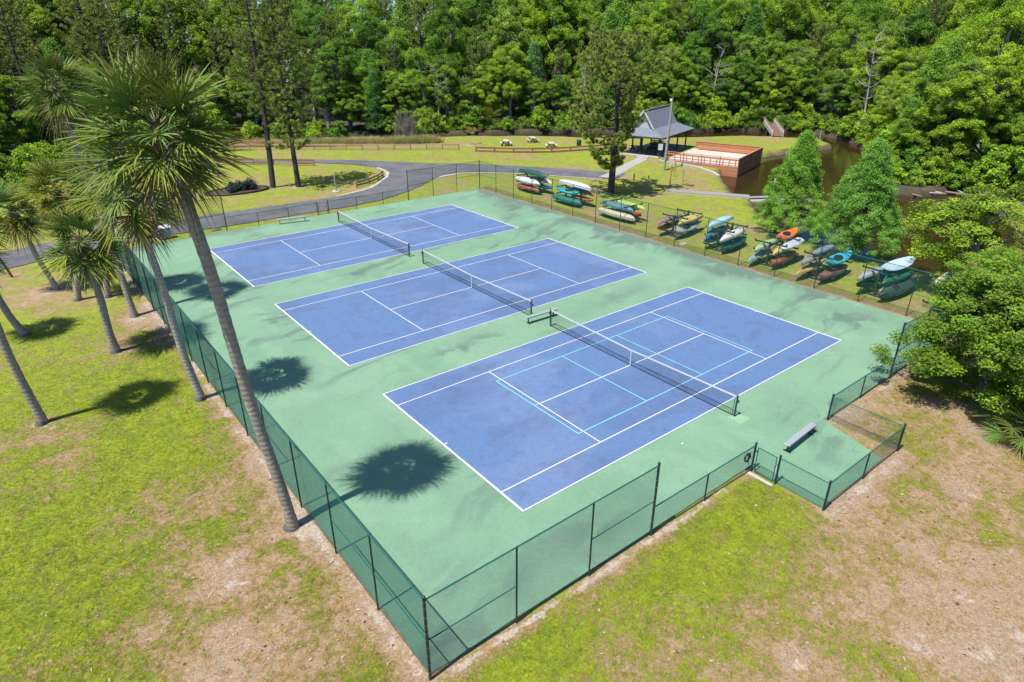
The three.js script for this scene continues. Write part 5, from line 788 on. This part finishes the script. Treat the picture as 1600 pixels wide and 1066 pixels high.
// ───────────────────────── timber deck over the creek ─────────────────────────
const redwood = wood(C(0.7, 0.29, 0.14), 0.75), redwoodB = wood(C(0.6, 0.24, 0.115), 0.78), paleBoard = wood(C(0.68, 0.62, 0.57), 0.85), greyBoard = wood(C(0.36, 0.34, 0.33), 0.9);
{
  const O = [58.6, 41.9], dx = [0.2955, -0.9553], dy = [0.9553, 0.2955]; // x along the lawn side towards the creek, y away
  const t = thing('deck', 'red-brown timber deck with railings built out over the creek', 'deck', V(...O, 0), Math.atan2(dx[1], dx[0]));
  const A = 9.65, B = 10.4, fl = 0.5, P = (x, y, h) => v3(x, h, -y); // local z = -y
  for (let i = 0; i < 34; i++) part(t, 'floor_board', box(A - 0.12, 0.04, B / 34 - 0.012, A / 2, fl - 0.02, -(i + 0.5) * B / 34), paleBoard);
  const skirt = (a, b, n, len, along) => { for (let i = 0; i < n; i++) { const y = fl - 0.14 - i * 0.235; part(t, 'skirt_board', along === 'x' ? box(len, 0.225, 0.04, len / 2 + a, y, b) : box(0.04, 0.225, len, a, y, -len / 2 + b), i % 2 ? redwood : redwoodB); } };
  skirt(0, 0.03, 8, A, 'x'); skirt(A + 0.03, 0, 8, B, 'y');
  const rail = (p, q, n, solid) => { const d = q.clone().sub(p), L2 = d.length(); for (let i = 0; i <= n; i++) { const c = p.clone().addScaledVector(d, i / n); part(t, 'rail_post', box(0.11, 1.3, 0.11, c.x, fl + 0.35, c.z), redwoodB); }
    for (const [y, h, m] of solid ? [[0.1, 0.2, redwoodB], [0.33, 0.24, redwood], [0.59, 0.24, redwoodB], [0.85, 0.24, redwood]] : [[0.36, 0.1, redwood], [0.78, 0.2, redwood]]) part(t, 'rail_board', bar(p.clone().setY(fl + y), q.clone().setY(fl + y), 0.045, h), m);
    part(t, 'rail_cap', bar(p.clone().setY(fl + 1.02), q.clone().setY(fl + 1.02), 0.16, 0.05), redwood);
    if (!solid) for (let i = 0; i < n * 3; i++) { const c = p.clone().addScaledVector(d, (i + 0.5) / (n * 3)); part(t, 'baluster', box(0.09, 0.72, 0.09, c.x, fl + 0.4, c.z), redwoodB); } };
  rail(P(0.05, 0.05, 0), P(A, 0.05, 0), 4, false); rail(P(A, 0.05, 0), P(A, B, 0), 4, true); rail(P(A, B, 0), P(0.4, B, 0), 4, true);
  for (const [x, y] of [[A - 0.3, 0.3], [A - 0.3, B / 2], [A - 0.3, B - 0.3], [A / 2, B - 0.3]]) part(t, 'pile', cyl(P(x, y, -2.6), P(x, y, fl - 0.1), 0.13, 0.13, 8), darkTable);
  part(t, 'bench_board', merge([box(A - 1.5, 0.05, 0.4, A / 2, fl + 0.45, -(B - 0.4)), box(A - 1.5, 0.3, 0.05, A / 2, fl + 0.25, -(B - 0.6))]), redwood);
}
solo('retaining_edge', (() => { const P = [[57.6, 42.2, 0.42], [58.4, 39, 0.3], [58.9, 36.6, 0.14], [58.2, 34, 0.02], [57.2, 32.4, -0.05]], gs = []; for (let i = 0; i < 4; i++) gs.push(bar(V(P[i][0], P[i][1], P[i][2]), V(P[i + 1][0], P[i + 1][1], P[i + 1][2]), 0.35, 0.22)); return merge(gs); })(), concrete, 'pale concrete edging between the lawn and the timber deck', 'edging');
// gangway, floating pipe and mooring post
{
  const a = V(45.6, 31, 0.12), b = V(50.6, 23.8, 0.1), d = b.clone().sub(a), t = thing('gangway', 'grey weathered boardwalk leading down to the dock', 'boardwalk', a, Math.atan2(-d.z, d.x)), l = Math.hypot(d.x, d.z);
  for (let i = 0; i < 30; i++) part(t, 'deck_board', box(l / 30 - 0.012, 0.04, 1.3, (i + 0.5) * l / 30, 0.02 - 0.1 * (i / 30), 0), greyBoard);
  part(t, 'side_beam', merge([-0.62, 0.62].map((z) => bar(v3(0, -0.08, z), v3(l, -0.18, z), 0.09, 0.14))), paleBoard);
}
{
  const a = V(50.4, 24.2, -0.55), b = V(56.5, 20.4, -0.55), t = thing('floating_dock', 'pale floating dock with round float beside the boardwalk', 'dock', a.clone(), 0), q = b.clone().sub(a);
  part(t, 'float', merge([cyl(v3(0, 0, 0), q, 0.42, 0.42, 14)]), grainy(C(0.6, 0.56, 0.47), 0.8, 1)); part(t, 'dock_top', bar(v3(0, 0.42, 0), q.clone().setY(0.42), 0.7, 0.06), greyBoard);
  part(t, 'end_float', cyl(q.clone().add(v3(-0.5, -0.1, 1.2)), q.clone().add(v3(0.9, -0.1, -1.2)), 0.4, 0.4, 14), grainy(C(0.6, 0.56, 0.47), 0.8, 1));
}
solo('mooring_post', merge([cyl(v3(0, -1, 0), v3(0, 2.2, 0), 0.1, 0.09, 10), new THREE.SphereGeometry(0.1, 10, 6).translate(0, 2.2, 0)]), std(C(0.72, 0.71, 0.69), 0.7), 'white mooring post standing in the creek beside the dock', 'post', null, null, V(53.6, 22.9, -0.6));
// footbridge at the point of the lawn
{
  const t = thing('footbridge', 'small red-brown footbridge with white railings at the grass point', 'footbridge', V(91.2, 45.4, 0.0), 0.72);
  const bridgeWood = wood(C(0.34, 0.16, 0.11)), n = 22, len = 9, hh = (x) => 0.1 + 0.85 * (x / len); for (let i = 0; i < n; i++) { const x = (i + 0.5) * len / n; part(t, 'deck_board', box(len / n - 0.02, 0.06, 1.7, x, hh(x), 0), bridgeWood); }
  const white = std(C(0.75, 0.74, 0.72), 0.7);
  for (const z of [-0.85, 0.85]) { for (let i = 0; i <= 8; i++) { const x = i * len / 8; part(t, 'rail_post', box(0.1, 1.15, 0.1, x, hh(x) + 0.5, z), white); } for (const y of [0.55, 0.85]) { const P = []; for (let i = 0; i < 8; i++) P.push(bar(v3(i * len / 8, hh(i * len / 8) + y, z), v3((i + 1) * len / 8, hh((i + 1) * len / 8) + y, z), 0.05, 0.14)); part(t, 'side_rail', merge(P), white); } const Q = []; for (let i = 0; i < 8; i++) Q.push(bar(v3(i * len / 8, hh(i * len / 8) + 1.1, z), v3((i + 1) * len / 8, hh((i + 1) * len / 8) + 1.1, z), 0.14, 0.05)); part(t, 'hand_rail', merge(Q), bridgeWood); }
  for (const x of [2.8, 6.2]) part(t, 'pile', merge([-0.7, 0.7].map((z) => cyl(v3(x, -2.4, z), v3(x, hh(x) - 0.05, z), 0.12, 0.12, 8))), darkTable);
}
solo('water_gauge', merge([box(0.3, 1.7, 0.06, 0, 0.85, 0), box(0.12, 1.2, 0.1, 0, -0.4, 0)]), std(C(0.6, 0.63, 0.66), 0.7), 'white upright board at the tip of the grass point', 'board', null, null, V(94.2, 39.6, -0.3));

// ───────────────────────── poles, posts, signs, rails ─────────────────────────
{
  const t = thing('light_pole', 'tall grey wooden pole with a lamp beside the timber deck', 'light pole', V(54.4, 38.6, 0));
  part(t, 'pole', limb([v3(0, -0.2, 0), v3(0.1, 3, 0), v3(0.3, 8.6, 0)], [0.17, 0.15, 0.11], 10), greyBark);
  part(t, 'lamp_arm', limb([v3(0.3, 8.4, 0), v3(-0.2, 8.55, 0.3), v3(-0.5, 8.5, 0.45)], [0.025, 0.025, 0.025], 5), bandMetal); part(t, 'lamp_head', merge([new THREE.SphereGeometry(0.16, 10, 8).scale(1, 1.1, 1).translate(-0.55, 8.38, 0.48), cyl(v3(-0.55, 8.5, 0.48), v3(-0.55, 8.62, 0.48), 0.12, 0.06, 8)]), std(C(0.7, 0.7, 0.7), 0.4));
  part(t, 'meter_box', merge([rbox(0.34, 0.5, 0.2, 0.02, 1.5, 0.22), cyl(v3(0.06, 1.7, 0.18), v3(0.14, 4, 0.16), 0.03, 0.03, 6)]), bandMetal); part(t, 'transformer_cap', rbox(0.24, 0.24, 0.2, 0.12, 3.7, 0.18), bandMetal);
}
const yellowPaint = grainy(C(0.62, 0.42, 0.08), 0.7, 2);
[['yellow marker post nearest the broad pine trunk', 41.3, 33.4, 1.35], ['yellow marker post second from the broad pine', 44.3, 34.6, 1.5], ['yellow marker post third from the broad pine', 46.1, 34, 1.2], ['tall yellow marker post in front of the light pole', 48.6, 32.9, 2.3], ['tall yellow marker post beside the concrete edging', 52.7, 35.6, 1.9]].forEach(([label, u, v, h]) => solo('marker_post', merge([cyl(v3(0, -0.2, 0), v3(0, h, 0), 0.075, 0.075, 10), new THREE.SphereGeometry(0.075, 10, 5, 0, 6.3, 0, PI / 2).translate(0, h, 0)]), yellowPaint, label, 'post', 'yellow marker posts on the grass', null, V(u, v, -0.03)));
function sign(label, u, v, h, w, hh, turn, postMat = greyBark, board = canvasWhite, low = 0) {
  const t = thing('sign', label, 'sign', V(u, v, heightAt(u, v)), turn); part(t, 'post', box(0.09, h + 0.2, 0.09, 0, h / 2 - 0.1, 0), postMat); part(t, 'board', rbox(w, hh, 0.03, 0, h - hh / 2 + 0.03, 0.07, 0.008), board);
}
sign('grey post with a small white plate on the grass by the deck', 51.3, 33.2, 1.9, 0.16, 0.5, -0.6); sign('white sign on a green post in front of the pavilion', 58.2, 42.6, 2.1, 0.6, 0.8, -0.75, postGreen); sign('low white sign at the foot of the light pole', 54.9, 37.9, 1.3, 0.45, 0.8, -0.7); sign('small white sign at the end of the reed bed', 46.6, 80.6, 2.2, 0.5, 0.65, -0.6);
// timber guard rails
const tan = wood(C(0.72, 0.5, 0.3)), tanB = wood(C(0.62, 0.4, 0.23)), rust = wood(C(0.4, 0.19, 0.1)), rustB = wood(C(0.33, 0.16, 0.09));
function guardRail(label, P, bays, hs, mat, matB, board = 0.16) {
  const c = new THREE.CatmullRomCurve3(P.map(([u, v]) => V(u, v)), false, 'centripetal'), pts = c.getSpacedPoints(bays), t = thing('guard_rail', label, 'guard rail', pts[0].clone(), 0, 'timber guard rails along the road');
  pts.forEach((p, i) => { p.y = heightAt(p.x, -p.z); p.sub(t.position); const y = p.y; part(t, 'post', box(0.14, hs[hs.length - 1] + 0.35, 0.14, p.x, y + (hs[hs.length - 1] + 0.05) / 2 - 0.12, p.z), matB); });
  for (let i = 0; i < bays; i++) for (const h of hs) part(t, 'rail', bar(pts[i].clone().add(v3(0, h, 0)), pts[i + 1].clone().add(v3(0, h, 0)), 0.07, board), (i + Math.round(h * 10)) % 3 ? mat : matB);
}
guardRail('long two-rail tan timber guard rail in front of the reeds', [[6, 97.5], [14.9, 89.9], [26.7, 80.3], [34.1, 74.5], [42.9, 67.7]], 20, [0.3, 0.76], tan, tanB, 0.24);
guardRail('rust-coloured timber guard rail between the two pines and the road', [[5, 83.5], [12.2, 77.3], [16.7, 73.3], [21.2, 69.3]], 8, [0.28, 0.72], rust, tanB, 0.22);
guardRail('short tan guard rail curving along the inside of the road bend', [[19.7, 53.9], [22.6, 55.2], [25, 57.6]], 3, [0.26, 0.62], tan, tanB, 0.24);
guardRail('low rust-red timber guard rail in front of the picnic tables', [[44, 64.8], [49.2, 59.4], [55.5, 55.2], [61.5, 51.6]], 8, [0.14, 0.6], rust, rustB, 0.24);
{ const t = thing('wooden_post', 'short grey wooden post in a round concrete base beside the road', 'post', V(17.1, 53.6, -0.03)); part(t, 'post', cyl(v3(0, -0.1, 0), v3(0, 1.75, 0), 0.09, 0.08, 8), greyBark); part(t, 'base', new THREE.CylinderGeometry(0.42, 0.46, 0.08, 16).translate(0, 0.04, 0), concrete); }
{ const t = thing('stake', 'thin stake with a slanting guy wire inside the road bend', 'stake', V(25.6, 63.4, -0.03)); part(t, 'stake', cyl(v3(0, -0.1, 0), v3(0, 1.3, 0), 0.03, 0.025, 6), greyBark); part(t, 'guy_wire', cyl(v3(0, 1.1, 0), v3(1.5, 0, 0.4), 0.012, 0.012, 4), bandMetal); }
solo('leaning_post', limb([v3(0, -0.15, 0), v3(-0.22, 0.9, 0.02), v3(-0.42, 1.75, 0.03)], [0.085, 0.08, 0.07], 8), wood(C(0.32, 0.15, 0.07)), 'leaning red-brown wooden post at the road edge under the palms', 'post', null, null, V(-13, 42.6, -0.03));
{ // trash can
  const t = thing('trash_can', 'dark green lidded trash can behind the spreading pine', 'trash can', V(58.5, 58.4, -0.03)); part(t, 'bin', new THREE.CylinderGeometry(0.36, 0.32, 0.95, 16).translate(0, 0.475, 0), std(C(0.02, 0.06, 0.04), 0.6)); part(t, 'lid', new THREE.SphereGeometry(0.38, 16, 6, 0, 6.3, 0, PI / 2).scale(1, 0.5, 1).translate(0, 0.95, 0), std(C(0.02, 0.05, 0.035), 0.5));
}
{ // white cabinet by the far corner
  const t = thing('utility_cabinet', 'white utility cabinet with sloping lid outside the far fence corner', 'cabinet', V(-2.0, 46.1, -0.04), 0.1), wp = std(C(0.74, 0.76, 0.77), 0.5);
  part(t, 'body', rbox(1.0, 0.85, 0.7, 0, 0.52, 0, 0.02), wp); part(t, 'lid', box(1.1, 0.07, 0.82, 0, 1.0, 0, 0, 0.0, 0.12), wp); part(t, 'door', box(0.7, 0.6, 0.02, 0, 0.52, 0.36), std(C(0.66, 0.69, 0.71), 0.5)); for (const x of [-0.4, 0.4]) part(t, 'foot', box(0.12, 0.12, 0.6, x, 0.06, 0), dark);
}
solo('drain_cover', merge([rbox(0.9, 0.06, 0.45, 0, 0, 0, 0.02), box(0.5, 0.1, 0.2, 0.1, 0.05, 0)]), bandMetal, 'small grey metal fitting lying on the grass by the far fence', 'fitting', null, null, V(2.2, 46.0, 0.0));
{ // mulch bed
  const [mu, mv, ma, mb] = MULCH, r = rngOf(64), t = thing('mulch_bed', 'oval mulch bed with dark edging and low dark plants', 'flower bed', V(mu, mv, -0.03), -0.1);
  const ring = []; for (let i = 0; i <= 48; i++) { const a = i / 48 * 2 * PI; ring.push(v3(cos(a) * ma, 0.09, sin(a) * mb)); } part(t, 'edging', limb(ring, ring.map(() => 0.11), 6), dark);
  const g = new THREE.CircleGeometry(1, 40).rotateX(-PI / 2).scale(ma, 1, mb).translate(0, 0.07, 0); part(t, 'mulch', g, grainy(C(0.14, 0.075, 0.055), 0.95, 5, 0.05));
  const b = bush(66, { h: 0.9, R: 0.75, clumps: 22, leaves: 50, size: 0.16, pal: [[0.03, 0.05, 0.035], [0.07, 0.1, 0.08]] }); for (let i = 0; i < 7; i++) { const m = part(t, 'plant', b.crown, tints[2]); m.position.set((r() - 0.5) * 3.6, 0.05, (r() - 0.6) * 1.6); m.rotation.y = r() * 6; m.scale.setScalar(0.6 + 0.5 * r()); }
}
// driftwood on the far creek bank
{ const r = rngOf(81); for (let i = 0; i < 6; i++) { const u = [68.5, 69.5, 72, 73.5, 75, 70.6][i], v = [15.4, 14.6, 12.6, 11.8, 10.6, 13.9][i], a = r() * 3, l = 1.4 + r() * 2; solo('driftwood_log', limb(bend(v3(0, 0, 0), v3(cos(a) * l, 0.25 * r(), sin(a) * l), r, 0.08, 4), [0.13, 0.12, 0.1, 0.08, 0.04], 7), i % 2 ? greyBark : grainy(C(0.32, 0.22, 0.17), 0.95, 1), ['bleached log on the far creek bank below the yellow palmetto', 'reddish log on the far creek bank below the shrubs', 'grey log at the bend of the far creek bank', 'brown log lying in the middle of the far creek bank', 'grey log farthest along the creek bank', 'short brown log beside the bleached one on the creek bank'][i], 'log', null, null, V(u, v, -0.5)); } }

renderer.render(scene, camera);
